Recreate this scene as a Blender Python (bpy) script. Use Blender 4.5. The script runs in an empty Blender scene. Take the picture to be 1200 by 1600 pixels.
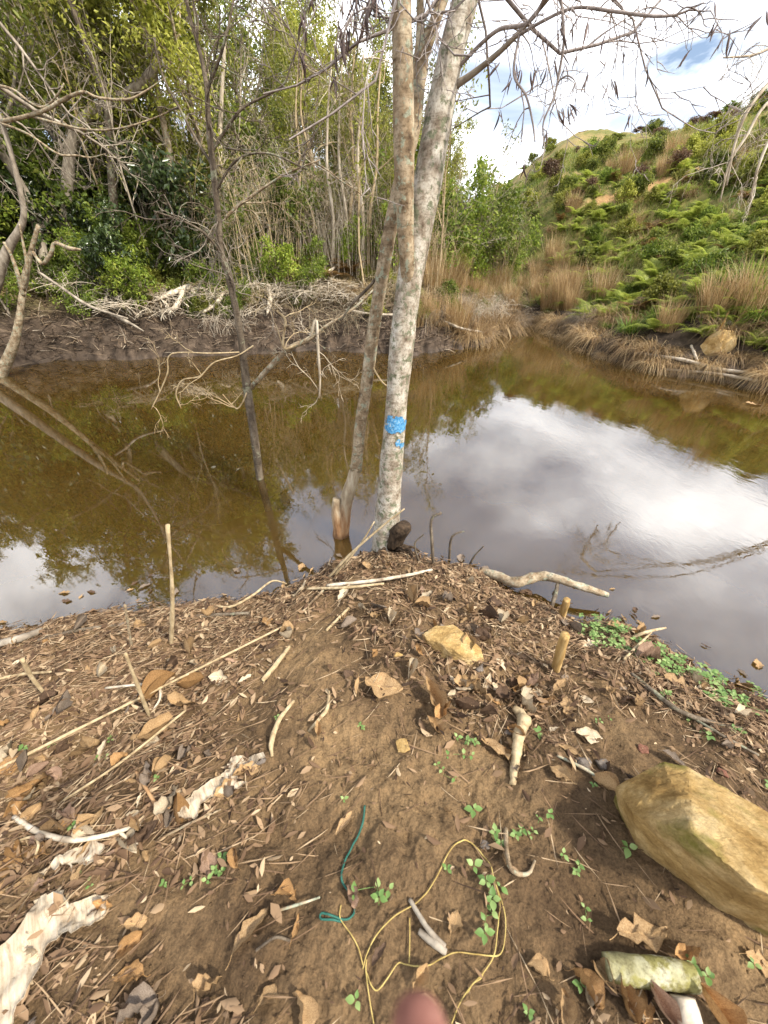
import bpy, bmesh, math, random
import numpy as np
from mathutils import Vector, Matrix, Quaternion

# ------------------------------------------------------------------ camera, sky, sun, exposure
scene = bpy.context.scene
COL = scene.collection
H = 2.0                        # camera height above the water
PITCH = math.radians(33.5)
FPX = 601.0                    # focal length for a 1200 x 1600 picture
CP, SP = math.cos(PITCH), math.sin(PITCH)

cam_d = bpy.data.cameras.new('camera')
cam = bpy.data.objects.new('camera', cam_d); COL.objects.link(cam)
cam.location = (0, 0, H)
cam.rotation_euler = (math.pi/2 - PITCH, 0, 0)
cam_d.sensor_fit = 'VERTICAL'; cam_d.sensor_height = 36.0
cam_d.lens = 36.0*FPX/1600
cam_d.clip_start = 0.01; cam_d.clip_end = 1000
cam_d.dof.use_dof = True; cam_d.dof.focus_distance = 3.2; cam_d.dof.aperture_fstop = 4.0
scene.camera = cam

SUN_AZ, SUN_EL = math.radians(120), math.radians(47)     # azimuth from +Y towards +X
world = bpy.data.worlds.new('World'); scene.world = world; world.use_nodes = True
wn, wl = world.node_tree.nodes, world.node_tree.links
wn.clear()
def N(nodes, t, **kw):
    n = nodes.new(t)
    for k, v in kw.items(): setattr(n, k, v)
    return n
w_out = N(wn, 'ShaderNodeOutputWorld'); w_bg = N(wn, 'ShaderNodeBackground')
w_bg.inputs[1].default_value = 0.12
sky = N(wn, 'ShaderNodeTexSky', sky_type='NISHITA', sun_disc=False)
sky.sun_elevation = SUN_EL; sky.sun_rotation = SUN_AZ
sky.air_density = 1.0; sky.dust_density = 3.5; sky.ozone_density = 1.5
tc = N(wn, 'ShaderNodeTexCoord')
sep = N(wn, 'ShaderNodeSeparateXYZ'); wl.new(tc.outputs['Generated'], sep.inputs[0])
add = N(wn, 'ShaderNodeMath', operation='ADD'); wl.new(sep.outputs[2], add.inputs[0]); add.inputs[1].default_value = 0.22
mx = N(wn, 'ShaderNodeMath', operation='MAXIMUM'); wl.new(add.outputs[0], mx.inputs[0]); mx.inputs[1].default_value = 0.1
dx = N(wn, 'ShaderNodeMath', operation='DIVIDE'); wl.new(sep.outputs[0], dx.inputs[0]); wl.new(mx.outputs[0], dx.inputs[1])
dy = N(wn, 'ShaderNodeMath', operation='DIVIDE'); wl.new(sep.outputs[1], dy.inputs[0]); wl.new(mx.outputs[0], dy.inputs[1])
cmb = N(wn, 'ShaderNodeCombineXYZ'); wl.new(dx.outputs[0], cmb.inputs[0]); wl.new(dy.outputs[0], cmb.inputs[1])
cmb.inputs[2].default_value = 3.7
cn = N(wn, 'ShaderNodeTexNoise'); cn.inputs['Scale'].default_value = 0.85; cn.inputs['Detail'].default_value = 7; cn.inputs['Roughness'].default_value = 0.6; cn.inputs['Distortion'].default_value = 0.8
wl.new(cmb.outputs[0], cn.inputs['Vector'])
cr = N(wn, 'ShaderNodeValToRGB'); wl.new(cn.outputs['Fac'], cr.inputs[0])
cr.color_ramp.elements[0].position = 0.33; cr.color_ramp.elements[1].position = 0.72
cn2 = N(wn, 'ShaderNodeTexNoise'); cn2.inputs['Scale'].default_value = 1.6; cn2.inputs['Detail'].default_value = 5
wl.new(cmb.outputs[0], cn2.inputs['Vector'])
cc = N(wn, 'ShaderNodeValToRGB'); zr = N(wn, 'ShaderNodeMapRange'); wl.new(sep.outputs[2], zr.inputs[0]); zr.inputs[1].default_value = 0.2; zr.inputs[2].default_value = 0.75; zr.inputs[3].default_value = 0.10; zr.inputs[4].default_value = -0.12
zs = N(wn, 'ShaderNodeMath', operation='ADD'); wl.new(cn2.outputs['Fac'], zs.inputs[0]); wl.new(zr.outputs[0], zs.inputs[1])
wl.new(zs.outputs[0], cc.inputs[0])
cc.color_ramp.elements[0].position = 0.42; cc.color_ramp.elements[0].color = (7.4, 7.9, 9.3, 1)
cc.color_ramp.elements[1].position = 0.60; cc.color_ramp.elements[1].color = (25, 24.7, 24.4, 1)
wm = N(wn, 'ShaderNodeMixRGB'); wl.new(cr.outputs[0], wm.inputs[0]); wl.new(sky.outputs[0], wm.inputs[1]); wl.new(cc.outputs[0], wm.inputs[2])
wl.new(wm.outputs[0], w_bg.inputs[0]); wl.new(w_bg.outputs[0], w_out.inputs[0])

sun_d = bpy.data.lights.new('sun', 'SUN'); sun_d.energy = 3.8; sun_d.angle = math.radians(3.5); sun_d.color = (1.0, 0.94, 0.84)
sun = bpy.data.objects.new('sun', sun_d); COL.objects.link(sun)
sdir = Vector((math.cos(SUN_EL)*math.sin(SUN_AZ), math.cos(SUN_EL)*math.cos(SUN_AZ), math.sin(SUN_EL)))
sun.rotation_euler = sdir.to_track_quat('Z', 'Y').to_euler(); sun.location = (8, -4, 12)

scene.view_settings.view_transform = 'Standard'; scene.view_settings.look = 'None'
scene.view_settings.gamma = 1.0; scene.view_settings.use_curve_mapping = False
scene.view_settings.exposure = 0.86
cy = scene.cycles
cy.max_bounces = 5; cy.diffuse_bounces = 3; cy.glossy_bounces = 2; cy.transmission_bounces = 3; cy.transparent_max_bounces = 4
cy.use_denoising = True
cy.caustics_reflective = False; cy.caustics_refractive = False

rng = np.random.default_rng(7)

# ------------------------------------------------------------------ pixel <-> place helpers (pixels of the 1200 x 1600 photograph)
def ray(px, py):
    u = (px-600)/FPX; v = (800-py)/FPX
    return np.array([u, CP+v*SP, -SP+v*CP])
CAMP = np.array([0, 0, H])
def Pt(px, py, t): return CAMP + t*ray(px, py)
def Pz(px, py, z=0.0):
    r = ray(px, py); return CAMP + r*((z-H)/r[2])
def PY(px, py, Y):
    r = ray(px, py); return CAMP + r*(Y/r[1])
def proj(p):
    p = np.asarray(p, float); d = p-CAMP
    z = d[..., 1]*CP - d[..., 2]*SP; y = d[..., 1]*SP + d[..., 2]*CP
    z = np.where(np.abs(z) < 1e-6, 1e-6, z)
    return np.stack([600+FPX*d[..., 0]/z, 800-FPX*y/z, z], -1)

# ------------------------------------------------------------------ noise
def _h(ix, iy, iz, s):
    h = (ix*374761393 + iy*668265263 + iz*1442695041 + s*1274126177) & 0xffffffff
    h = ((h ^ (h >> 13))*1274126177) & 0xffffffff
    h = ((h ^ (h >> 16))*2246822519) & 0xffffffff
    return ((h ^ (h >> 15)) & 0xffffff)/float(0xffffff)
def vnoise(x, y, z=0.0, s=0):
    x, y, z = np.broadcast_arrays(np.asarray(x, float), np.asarray(y, float), np.asarray(z, float))
    xi, yi, zi = np.floor(x).astype(np.int64), np.floor(y).astype(np.int64), np.floor(z).astype(np.int64)
    fx, fy, fz = x-xi, y-yi, z-zi
    fx, fy, fz = fx*fx*(3-2*fx), fy*fy*(3-2*fy), fz*fz*(3-2*fz)
    r = 0
    for a in (0, 1):
        for b in (0, 1):
            for c in (0, 1):
                w = (fx if a else 1-fx)*(fy if b else 1-fy)*(fz if c else 1-fz)
                r = r + w*_h(xi+a, yi+b, zi+c, s)
    return r*2-1
def fbm(x, y, z=0.0, s=0, o=4, g=0.5):
    r = 0; a = 1.0; f = 1.0; x = np.asarray(x, float); y = np.asarray(y, float); z = np.asarray(z, float)
    for i in range(o):
        r = r + a*vnoise(x*f, y*f, z*f, s+i*17); a *= g; f *= 2.03
    return r
def sstep(a, b, x):
    t = np.clip((x-a)/(b-a), 0, 1); return t*t*(3-2*t)

# ------------------------------------------------------------------ pond outline and terrain
near_px = [(0, 992), (60, 985), (130, 968), (210, 955), (300, 950), (370, 942), (430, 934), (470, 915), (510, 893), (550, 880),
           (590, 868), (640, 868), (690, 884), (750, 896), (800, 930), (850, 948), (895, 975), (950, 972), (1010, 1000),
           (1060, 1030), (1110, 1062), (1160, 1082), (1200, 1100)]
far_px = [(1200, 612), (1130, 597), (1060, 588), (1000, 575), (940, 560), (905, 540), (870, 522), (835, 508), (800, 506),
          (780, 520), (755, 538), (700, 548), (640, 556), (560, 550), (480, 548), (400, 553), (300, 556), (200, 562), (100, 562), (0, 578)]
poly = [Pz(*p)[:2] for p in near_px]
poly += [(3.6, 0.95), (6, 0.4), (11, 0.0), (15, 2.2), (12.5, 5.0)]
poly += [Pz(*p)[:2] for p in far_px]
poly += [(-11, 8.6), (-15, 7.0), (-16, 3.0), (-11, 0.9), (-5.5, 1.3)]
poly = np.array(poly)
def pond_sd(x, y):
    x = np.asarray(x, float); y = np.asarray(y, float)
    d = np.full(x.shape, 1e9); ins = np.zeros(x.shape, bool)
    n = len(poly)
    for i in range(n):
        ax, ay = poly[i]; bx, by = poly[(i+1) % n]
        ex, ey = bx-ax, by-ay
        t = np.clip(((x-ax)*ex+(y-ay)*ey)/(ex*ex+ey*ey), 0, 1)
        d = np.minimum(d, (x-ax-t*ex)**2+(y-ay-t*ey)**2)
        c = (ay > y) != (by > y)
        xs = ax+(y-ay)*ex/(ey if abs(ey) > 1e-12 else 1e-12)
        ins ^= c & (x < xs)
    d = np.sqrt(d)
    return np.where(ins, -d, d)
def hgt(x, y, fine=True):
    x = np.asarray(x, float); y = np.asarray(y, float)
    sd = pond_sd(x, y)
    sdn = sd + 0.05*fbm(x*5, y*5, s=3, o=3)*np.clip(np.abs(y)/3, .4, 3)
    s = np.maximum(sdn, 0)
    w = sstep(2.9, 5.2, y)
    near = 0.07*(1-np.exp(-s/0.06)) + 0.46*(1-np.exp(-s/1.15))
    near = near + 0.25*sstep(1.5, 9, -y+0.2)
    az = np.arctan2(x, np.maximum(y, 0.01))
    k_ = 0.13*sstep(1.5, 9, s)
    wr = sstep(0.30-k_, 0.46-k_*0.8, az); wl_ = 1-sstep(0.05-k_*.5, 0.24-k_*.5, az)
    wc = np.clip(1-wr-wl_, 0, 1)
    sat = lambda h, S: S*np.tanh(h/S)
    right = 0.42*(1-np.exp(-s/0.16)) + sat(0.52*np.maximum(s-0.5, 0), 11.0)
    left = 0.72*(1-np.exp(-s/0.5)) + sat(0.40*np.maximum(s-0.5, 0), 8.0)
    cen = 0.35*(1-np.exp(-s/0.4)) + sat(0.22*np.maximum(s-0.3, 0), 8.0)
    far = right*wr + left*wl_ + cen*wc
    far = far + (0.5*fbm(x*0.16, y*0.16, s=11, o=3)*sstep(3, 14, s) + 0.14*fbm(x*0.7, y*0.7, s=12, o=4)*sstep(0.1, 2, s))
    far = far + 0.05*fbm(x*3, y*3, s=15, o=3)*sstep(0.02, 0.5, s)
    bowl = -0.5*(1-np.exp(-np.maximum(-sdn, 0)/0.55))
    h = near*(1-w) + far*w + bowl
    if fine:
        f = (1-w)*sstep(-0.05, 0.1, sdn)
        h = h + f*(0.035*fbm(x*3.2, y*3.2, s=21, o=3) + 0.014*fbm(x*13, y*13, s=22, o=4, g=.6))
    return h
def gz(x, y): return float(hgt(np.array([x]), np.array([y]))[0])
def Pg(px, py, lift=0.0):
    r = ray(px, py); ts = np.geomspace(0.7, 60, 900)
    pts = CAMP + ts[:, None]*r
    d = pts[:, 2]-np.maximum(hgt(pts[:, 0], pts[:, 1]), -0.02)
    i = np.argmax(d < 0) if (d < 0).any() else len(ts)-1
    a = max(i-1, 0); f = d[a]/(d[a]-d[i]+1e-9)
    t = ts[a]+(ts[i]-ts[a])*f
    p = CAMP+t*r; p[2] += lift
    return p

STRIP = np.array([Pg(930, 318)[:2], Pg(1100, 268)[:2]])
def on_strip(x, y):
    e = STRIP[1]-STRIP[0]; t = np.clip(((x-STRIP[0][0])*e[0]+(y-STRIP[0][1])*e[1])/(e@e), 0, 1)
    return np.hypot(x-STRIP[0][0]-t*e[0], y-STRIP[0][1]-t*e[1])
# ------------------------------------------------------------------ mesh helpers
def mesh(name, V, F, smooth=True, tint=None, mat=None):
    V = np.asarray(V, np.float32).reshape(-1, 3); F = np.asarray(F, np.int32)
    k = F.shape[1]
    m = bpy.data.meshes.new(name)
    m.vertices.add(len(V)); m.vertices.foreach_set('co', V.ravel())
    m.loops.add(F.size); m.loops.foreach_set('vertex_index', F.ravel())
    m.polygons.add(len(F)); m.polygons.foreach_set('loop_start', np.arange(0, F.size, k, dtype=np.int32))
    try: m.polygons.foreach_set('loop_total', np.full(len(F), k, np.int32))
    except Exception: pass
    m.polygons.foreach_set('use_smooth', np.full(len(F), bool(smooth)))
    if tint is not None:
        a = m.attributes.new('tint', 'FLOAT', 'POINT'); a.data.foreach_set('value', np.asarray(tint, np.float32).ravel())
    m.update(calc_edges=True); m.validate()
    if mat is not None: m.materials.append(mat)
    return m
def obj(name, m, parent=None, loc=(0, 0, 0), rot=(0, 0, 0), scale=1.0):
    o = bpy.data.objects.new(name, m); COL.objects.link(o)
    o.location = loc; o.rotation_euler = rot
    o.scale = (scale,)*3 if np.isscalar(scale) else scale
    if parent is not None: o.parent = parent
    return o
def tag(o, label, cat, group=None):
    o['label'] = label; o['category'] = cat
    if group: o['group'] = group
    return o
def struct(o): o['kind'] = 'structure'; return o
def empty(name, loc, label, cat, group=None, rotz=0.0, scale=1.0):
    o = bpy.data.objects.new(name, None); COL.objects.link(o); o.empty_display_size = 0.05
    o.location = loc; o.rotation_euler = (0, 0, rotz)
    o.scale = (scale,)*3 if np.isscalar(scale) else scale
    return tag(o, label, cat, group)

class MB:
    "collects triangles"
    def __init__(s): s.V = []; s.F = []; s.T = []; s.n = 0
    def add(s, V, F, t=0.5):
        V = np.asarray(V, float).reshape(-1, 3)
        s.V.append(V); s.F.append(np.asarray(F, np.int64)+s.n); s.n += len(V)
        s.T.append(np.broadcast_to(np.asarray(t, float), (len(V),)))
    def build(s, name, mat, smooth=True, off=None):
        V = np.concatenate(s.V); F = np.concatenate(s.F); T = np.concatenate(s.T)
        if off is not None: V = V-np.asarray(off)
        return mesh(name, V, F, smooth, T, mat)

def spline(pts, n):
    "Catmull-Rom through rows of pts (any number of columns)"
    P = np.asarray(pts, float); k = len(P)
    if k == 2:
        t = np.linspace(0, 1, n)[:, None]; return P[0]*(1-t)+P[1]*t
    Q = np.vstack([2*P[0]-P[1], P, 2*P[-1]-P[-2]])
    s = np.linspace(0, k-1-1e-9, n); i = s.astype(int); f = (s-i)[:, None]
    a, b, c, d = Q[i], Q[i+1], Q[i+2], Q[i+3]
    return 0.5*((2*b)+(-a+c)*f+(2*a-5*b+4*c-d)*f*f+(-a+3*b-3*c+d)*f**3)

def tube(P, R, k=6, cap=True, nz=None, seed=0, prof=None):
    P = np.asarray(P, float); n = len(P); R = np.broadcast_to(np.asarray(R, float), (n,))
    T = np.gradient(P, axis=0); T /= (np.linalg.norm(T, axis=1)[:, None]+1e-12)
    up = np.array([0.0, 0, 1]) if abs(T[0, 2]) < 0.9 else np.array([1.0, 0, 0])
    U = np.zeros_like(P); u = np.cross(up, T[0]); u /= np.linalg.norm(u)
    for i in range(n):
        u = u-T[i]*np.dot(u, T[i]); l = np.linalg.norm(u)
        u = u/l if l > 1e-9 else U[i-1]
        U[i] = u
    W = np.cross(T, U)
    a = np.arange(k)*2*math.pi/k
    C, S = np.cos(a), np.sin(a)
    rr = np.repeat(R[:, None], k, 1)
    if nz:
        amp, fr = nz
        base = P[:, None, :] + (U[:, None, :]*C[None, :, None]+W[:, None, :]*S[None, :, None])*rr[..., None]
        rr = rr*(1+amp*fbm(base[..., 0]*fr, base[..., 1]*fr, base[..., 2]*fr*0.5, s=seed, o=4))
    if prof is not None: rr = rr*prof(np.linspace(0, 1, n)[:, None], a[None, :])
    V = P[:, None, :] + (U[:, None, :]*C[None, :, None]+W[:, None, :]*S[None, :, None])*rr[..., None]
    V = V.reshape(-1, 3)
    i = np.arange(n-1)[:, None]*k; j = np.arange(k)[None, :]; j2 = (j+1) % k
    A, B, Cc, D = (i+j).ravel(), (i+j2).ravel(), (i+k+j2).ravel(), (i+k+j).ravel()
    F = np.concatenate([np.stack([A, B, Cc], 1), np.stack([A, Cc, D], 1)])
    if cap:
        V = np.vstack([V, P[0], P[-1]]); b = n*k
        jj = np.arange(k)
        F = np.concatenate([F, np.stack([np.full(k, b), (jj+1) % k, jj], 1),
                            np.stack([np.full(k, b+1), (n-1)*k+jj, (n-1)*k+(jj+1) % k], 1)])
    return V, F

def unit(v): return v/(np.linalg.norm(v, axis=-1, keepdims=True)+1e-12)
def rand_dir(r, n): return unit(r.normal(size=(n, 3)))

def leaves(mb, pos, d, nrm, L, W, t, fold=0.25):
    "diamond leaves folded along the midrib: 2 triangles each"
    n = len(pos); d = unit(d); s = unit(np.cross(d, nrm)); nn = np.cross(s, d)
    L = np.broadcast_to(L, (n,))[:, None]; W = np.broadcast_to(W, (n,))[:, None]
    b = pos; m = pos+d*L*0.45
    l = m+s*W*0.5+nn*W*fold; r_ = m-s*W*0.5+nn*W*fold; tip = pos+d*L-nn*L*0.08
    V = np.stack([b, l, tip, r_], 1).reshape(-1, 3)
    i = np.arange(n)*4
    F = np.concatenate([np.stack([i, i+2, i+1], 1), np.stack([i, i+3, i+2], 1)])
    mb.add(V, F, np.repeat(np.broadcast_to(t, (n,)), 4))
def blades(mb, pos, d, L, W, droop, t, seg=3, r=None):
    "grass blades: start direction d, bending down by droop"
    n = len(pos); d = unit(d); side = unit(np.cross(d, np.array([0, 0, 1.0]))+1e-6)
    a = (r or rng).uniform(-0.6, 0.6, n)[:, None]
    side = unit(side+np.cross(side, d)*a)
    L = np.broadcast_to(L, (n,))[:, None]; W = np.broadcast_to(W, (n,))[:, None]; droop = np.broadcast_to(droop, (n,))[:, None]
    hor = d.copy(); hor[:, 2] = 0; hor = unit(hor)
    rows = []
    for k in range(seg+1):
        f = k/seg
        c = pos+d*L*f*(1-0.25*droop*f)+(hor*0.35-np.array([0, 0, 1.0])*0.8)*L*droop*f*f*0.75
        w = W*(1-f**1.5)*0.5+0.0006
        rows.append(c+side*w); rows.append(c-side*w)
    V = np.stack(rows, 1).reshape(-1, 3); m = 2*(seg+1)
    i = np.arange(n)*m; F = []
    for k in range(seg):
        F += [np.stack([i+2*k, i+2*k+1, i+2*k+3], 1), np.stack([i+2*k, i+2*k+3, i+2*k+2], 1)]
    mb.add(V, np.concatenate(F), np.repeat(np.broadcast_to(t, (n,)), m))

# ------------------------------------------------------------------ materials
def new_mat(name):
    m = bpy.data.materials.new(name); m.use_nodes = True
    nt = m.node_tree; nt.nodes.clear()
    return m, nt.nodes, nt.links
def ramp(nd, lk, src, stops, interp='LINEAR'):
    r = nd.new('ShaderNodeValToRGB'); cr_ = r.color_ramp; cr_.interpolation = interp
    while len(cr_.elements) < len(stops): cr_.elements.new(0.5)
    for e, (p, c) in zip(cr_.elements, stops): e.position = p; e.color = (*c, 1) if len(c) == 3 else c
    lk.new(src, r.inputs[0]); return r.outputs[0]
def noise(nd, lk, scale, detail=4, rough=0.55, vec=None, dist=0.0):
    n = nd.new('ShaderNodeTexNoise'); n.inputs['Scale'].default_value = scale; n.inputs['Detail'].default_value = detail
    n.inputs['Roughness'].default_value = rough; n.inputs['Distortion'].default_value = dist
    if vec is not None: lk.new(vec, n.inputs['Vector'])
    return n.outputs['Fac']
def mix(nd, lk, f, a, b, mode='MIX'):
    m = nd.new('ShaderNodeMixRGB'); m.blend_type = mode
    for k, v in ((0, f), (1, a), (2, b)):
        if hasattr(v, 'is_linked') or isinstance(v, bpy.types.NodeSocket): lk.new(v, m.inputs[k])
        else: m.inputs[k].default_value = v if k == 0 else (*v, 1)
    return m.outputs[0]
def math_(nd, lk, op, a, b=0.0, clamp=False):
    m = nd.new('ShaderNodeMath'); m.operation = op; m.use_clamp = clamp
    for k, v in ((0, a), (1, b)):
        if isinstance(v, bpy.types.NodeSocket): lk.new(v, m.inputs[k])
        else: m.inputs[k].default_value = v
    return m.outputs[0]
def geo_pos(nd): return nd.new('ShaderNodeNewGeometry').outputs['Position']
def obj_co(nd): return nd.new('ShaderNodeTexCoord').outputs['Object']
def attr(nd, n='tint'):
    a = nd.new('ShaderNodeAttribute'); a.attribute_name = n; return a.outputs['Fac']
def finish(m, nd, lk, col, rough=0.8, bump=None, bstr=0.4, bdist=0.01, transl=0.0, spec=0.3, trcol=None):
    out = nd.new('ShaderNodeOutputMaterial'); p = nd.new('ShaderNodeBsdfPrincipled')
    if isinstance(col, bpy.types.NodeSocket): lk.new(col, p.inputs['Base Color'])
    else: p.inputs['Base Color'].default_value = (*col, 1)
    if isinstance(rough, bpy.types.NodeSocket): lk.new(rough, p.inputs['Roughness'])
    else: p.inputs['Roughness'].default_value = rough
    p.inputs['Specular IOR Level'].default_value = spec
    if bump is not None:
        b = nd.new('ShaderNodeBump'); b.inputs['Strength'].default_value = bstr; b.inputs['Distance'].default_value = bdist
        lk.new(bump, b.inputs['Height']); lk.new(b.outputs[0], p.inputs['Normal'])
    if transl > 0:
        t = nd.new('ShaderNodeBsdfTranslucent')
        if isinstance(col, bpy.types.NodeSocket): lk.new(col, t.inputs['Color'])
        else: t.inputs['Color'].default_value = (*col, 1)
        ms = nd.new('ShaderNodeMixShader'); ms.inputs[0].default_value = transl
        lk.new(p.outputs[0], ms.inputs[1]); lk.new(t.outputs[0], ms.inputs[2]); lk.new(ms.outputs[0], out.inputs[0])
    else: lk.new(p.outputs[0], out.inputs[0])
    return m
def leaf_mat(name, stops, transl=0.35, rough=0.5, spec=0.35, hue=0.25, dark=(0.5, 1.1)):
    m, nd, lk = new_mat(name)
    c = ramp(nd, lk, attr(nd), stops)
    oi = nd.new('ShaderNodeObjectInfo')
    k = nd.new('ShaderNodeMapRange'); lk.new(oi.outputs['Random'], k.inputs[0]); k.inputs[3].default_value = dark[0]; k.inputs[4].default_value = dark[1]
    g = nd.new('ShaderNodeMixRGB'); g.blend_type = 'MULTIPLY'; g.inputs[0].default_value = 1.0
    lk.new(c, g.inputs[1]); lk.new(k.outputs[0], g.inputs[2])
    return finish(m, nd, lk, g.outputs[0], rough, transl=transl, spec=spec)
def bark_mat(name, stops, scale=14, rough=0.85, bstr=0.5, bdist=0.01, stretch=0.35, lichen=None, lich_scale=9, lich_lo=0.52, lich_hi=0.6):
    m, nd, lk = new_mat(name)
    mp = nd.new('ShaderNodeMapping'); mp.inputs['Scale'].default_value = (1, 1, stretch); lk.new(obj_co(nd), mp.inputs[0])
    n = noise(nd, lk, scale, 6, 0.6, mp.outputs[0])
    c = ramp(nd, lk, n, stops)
    if lichen:
        l = noise(nd, lk, lich_scale, 5, 0.65, obj_co(nd))
        f = ramp(nd, lk, l, [(lich_lo, (0, 0, 0)), (lich_hi, (1, 1, 1))])
        c = mix(nd, lk, f, c, lichen)
    if lichen:
        sp_ = noise(nd, lk, scale*5, 4, 0.7, obj_co(nd)); c = mix(nd, lk, 0.75, c, ramp(nd, lk, sp_, [(0.36, (0.45, 0.42, 0.38)), (0.5, (1, 1, 1)), (0.7, (1.15, 1.15, 1.12))]), 'MULTIPLY')
        mpb = nd.new('ShaderNodeMapping'); mpb.inputs['Scale'].default_value = (1, 1, 5); lk.new(obj_co(nd), mpb.inputs[0])
        c = mix(nd, lk, 0.6, c, ramp(nd, lk, noise(nd, lk, 7, 6, 0.7, mpb.outputs[0]), [(0.36, (0.35, 0.30, 0.25)), (0.46, (1, 1, 1))]), 'MULTIPLY')
    n2 = noise(nd, lk, scale*3, 6, 0.65, mp.outputs[0])
    return finish(m, nd, lk, c, rough, n2, bstr, bdist, spec=0.15)

M = {}
# soil of banks and hills: brown earth, darker and wetter by the water, greener up the hill
m, nd, lk = new_mat('earth')
pos = geo_pos(nd)
n1 = noise(nd, lk, 2.2, 6, 0.6, pos); n2 = noise(nd, lk, 26, 8, 0.7, pos); n3 = noise(nd, lk, 150, 4, 0.7, pos)
c1 = ramp(nd, lk, n1, [(0.30, (0.084, 0.052, 0.026)), (0.5, (0.150, 0.096, 0.048)), (0.72, (0.245, 0.160, 0.078))])
c2 = ramp(nd, lk, n2, [(0.30, (0.45, 0.42, 0.40)), (0.5, (1, 1, 1)), (0.75, (1.35, 1.3, 1.25))])
c = mix(nd, lk, 1.0, c1, c2, 'MULTIPLY')
c3 = ramp(nd, lk, n3, [(0.35, (0.6, 0.6, 0.6)), (0.6, (1.15, 1.15, 1.15))])
c = mix(nd, lk, 0.8, c, c3, 'MULTIPLY')
spx = nd.new('ShaderNodeSeparateXYZ'); lk.new(pos, spx.inputs[0])
# wet mud at the waterline
wet = math_(nd, lk, 'ADD', spx.outputs[2], math_(nd, lk, 'MULTIPLY', math_(nd, lk, 'SUBTRACT', n1, 0.5), 0.25))
wf = ramp(nd, lk, wet, [(0.02, (1, 1, 1)), (0.11, (0, 0, 0))])
c = mix(nd, lk, wf, c, (0.035, 0.024, 0.016))
# far banks: greyer mud, then grass-green hill
farf = ramp(nd, lk, math_(nd, lk, 'MULTIPLY', spx.outputs[1], 0.1), [(0.45, (0, 0, 0)), (0.62, (1, 1, 1))])
nm = noise(nd, lk, 5, 7, 0.7, pos)
mud = ramp(nd, lk, nm, [(0.3, (0.025, 0.018, 0.012)), (0.5, (0.062, 0.044, 0.030)), (0.7, (0.13, 0.095, 0.066))])
nh = noise(nd, lk, 0.5, 8, 0.68, pos)
hill = ramp(nd, lk, nh, [(0.3, (0.07, 0.095, 0.02)), (0.45, (0.15, 0.145, 0.038)), (0.58, (0.27, 0.20, 0.08)), (0.7, (0.12, 0.125, 0.032))])
hz = ramp(nd, lk, math_(nd, lk, 'MULTIPLY', math_(nd, lk, 'ADD', spx.outputs[2], math_(nd, lk, 'MULTIPLY', nm, 0.8)), 0.2), [(0.24, (0, 0, 0)), (0.42, (1, 1, 1))])
fc = mix(nd, lk, hz, mud, hill)
# the bare orange earth strip across the hill
e_ = STRIP[1]-STRIP[0]; l_ = float(np.hypot(*e_)); ang_ = math.atan2(e_[1], e_[0])
mps_ = nd.new('ShaderNodeMapping'); mps_.vector_type = 'TEXTURE'; mps_.inputs['Location'].default_value = (*((STRIP[0]+STRIP[1])/2), 0); mps_.inputs['Rotation'].default_value = (0, 0, ang_); mps_.inputs['Scale'].default_value = (l_*.62, 1.3, 1); lk.new(pos, mps_.inputs[0])
sp2 = nd.new('ShaderNodeSeparateXYZ'); lk.new(mps_.outputs[0], sp2.inputs[0])
rad2 = math_(nd, lk, 'ADD', math_(nd, lk, 'POWER', math_(nd, lk, 'ABSOLUTE', sp2.outputs[0]), 2.0), math_(nd, lk, 'POWER', math_(nd, lk, 'ABSOLUTE', sp2.outputs[1]), 2.0))
sf = ramp(nd, lk, math_(nd, lk, 'ADD', rad2, math_(nd, lk, 'MULTIPLY', math_(nd, lk, 'SUBTRACT', nm, .5), 1.6)), [(0.55, (1, 1, 1)), (1.0, (0, 0, 0))])
fc = mix(nd, lk, sf, fc, ramp(nd, lk, nm, [(0.3, (0.24, 0.125, 0.05)), (0.7, (0.44, 0.28, 0.12))]))
c = mix(nd, lk, farf, c, fc)
rgh = ramp(nd, lk, wf, [(0, (0.95, 0.95, 0.95)), (1, (0.45, 0.45, 0.45))])
vor = nd.new('ShaderNodeTexVoronoi'); vor.inputs['Scale'].default_value = 70; lk.new(pos, vor.inputs['Vector'])
bh = math_(nd, lk, 'ADD', math_(nd, lk, 'MULTIPLY', n2, 1.0), math_(nd, lk, 'ADD', math_(nd, lk, 'MULTIPLY', n3, 0.3), math_(nd, lk, 'MULTIPLY', vor.outputs['Distance'], 0.25)))
M['earth'] = finish(m, nd, lk, c, rgh, bh, 0.9, 0.02, spec=0.2)

# murky brown water
m, nd, lk = new_mat('pond_water')
pos = geo_pos(nd)
mp = nd.new('ShaderNodeMapping'); mp.inputs['Scale'].default_value = (1.0, 0.55, 1); mp.inputs['Rotation'].default_value = (0, 0, 0.5); lk.new(pos, mp.inputs[0])
w1 = noise(nd, lk, 9, 4, 0.6, mp.outputs[0], 0.6); w2 = noise(nd, lk, 1.4, 3, 0.5, mp.outputs[0])
sx = nd.new('ShaderNodeSeparateXYZ'); lk.new(pos, sx.inputs[0])
amp = nd.new('ShaderNodeMapRange'); lk.new(sx.outputs[0], amp.inputs[0]); amp.inputs[1].default_value = -2; amp.inputs[2].default_value = 4; amp.inputs[3].default_value = 0.25; amp.inputs[4].default_value = 1.0
bh = math_(nd, lk, 'ADD', math_(nd, lk, 'MULTIPLY', math_(nd, lk, 'MULTIPLY', w1, amp.outputs[0]), 0.5), math_(nd, lk, 'MULTIPLY', w2, 0.6))
wcol = ramp(nd, lk, noise(nd, lk, 0.5, 3, 0.5, pos), [(0.3, (0.040, 0.022, 0.0045)), (0.7, (0.054, 0.032, 0.007))])
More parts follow.
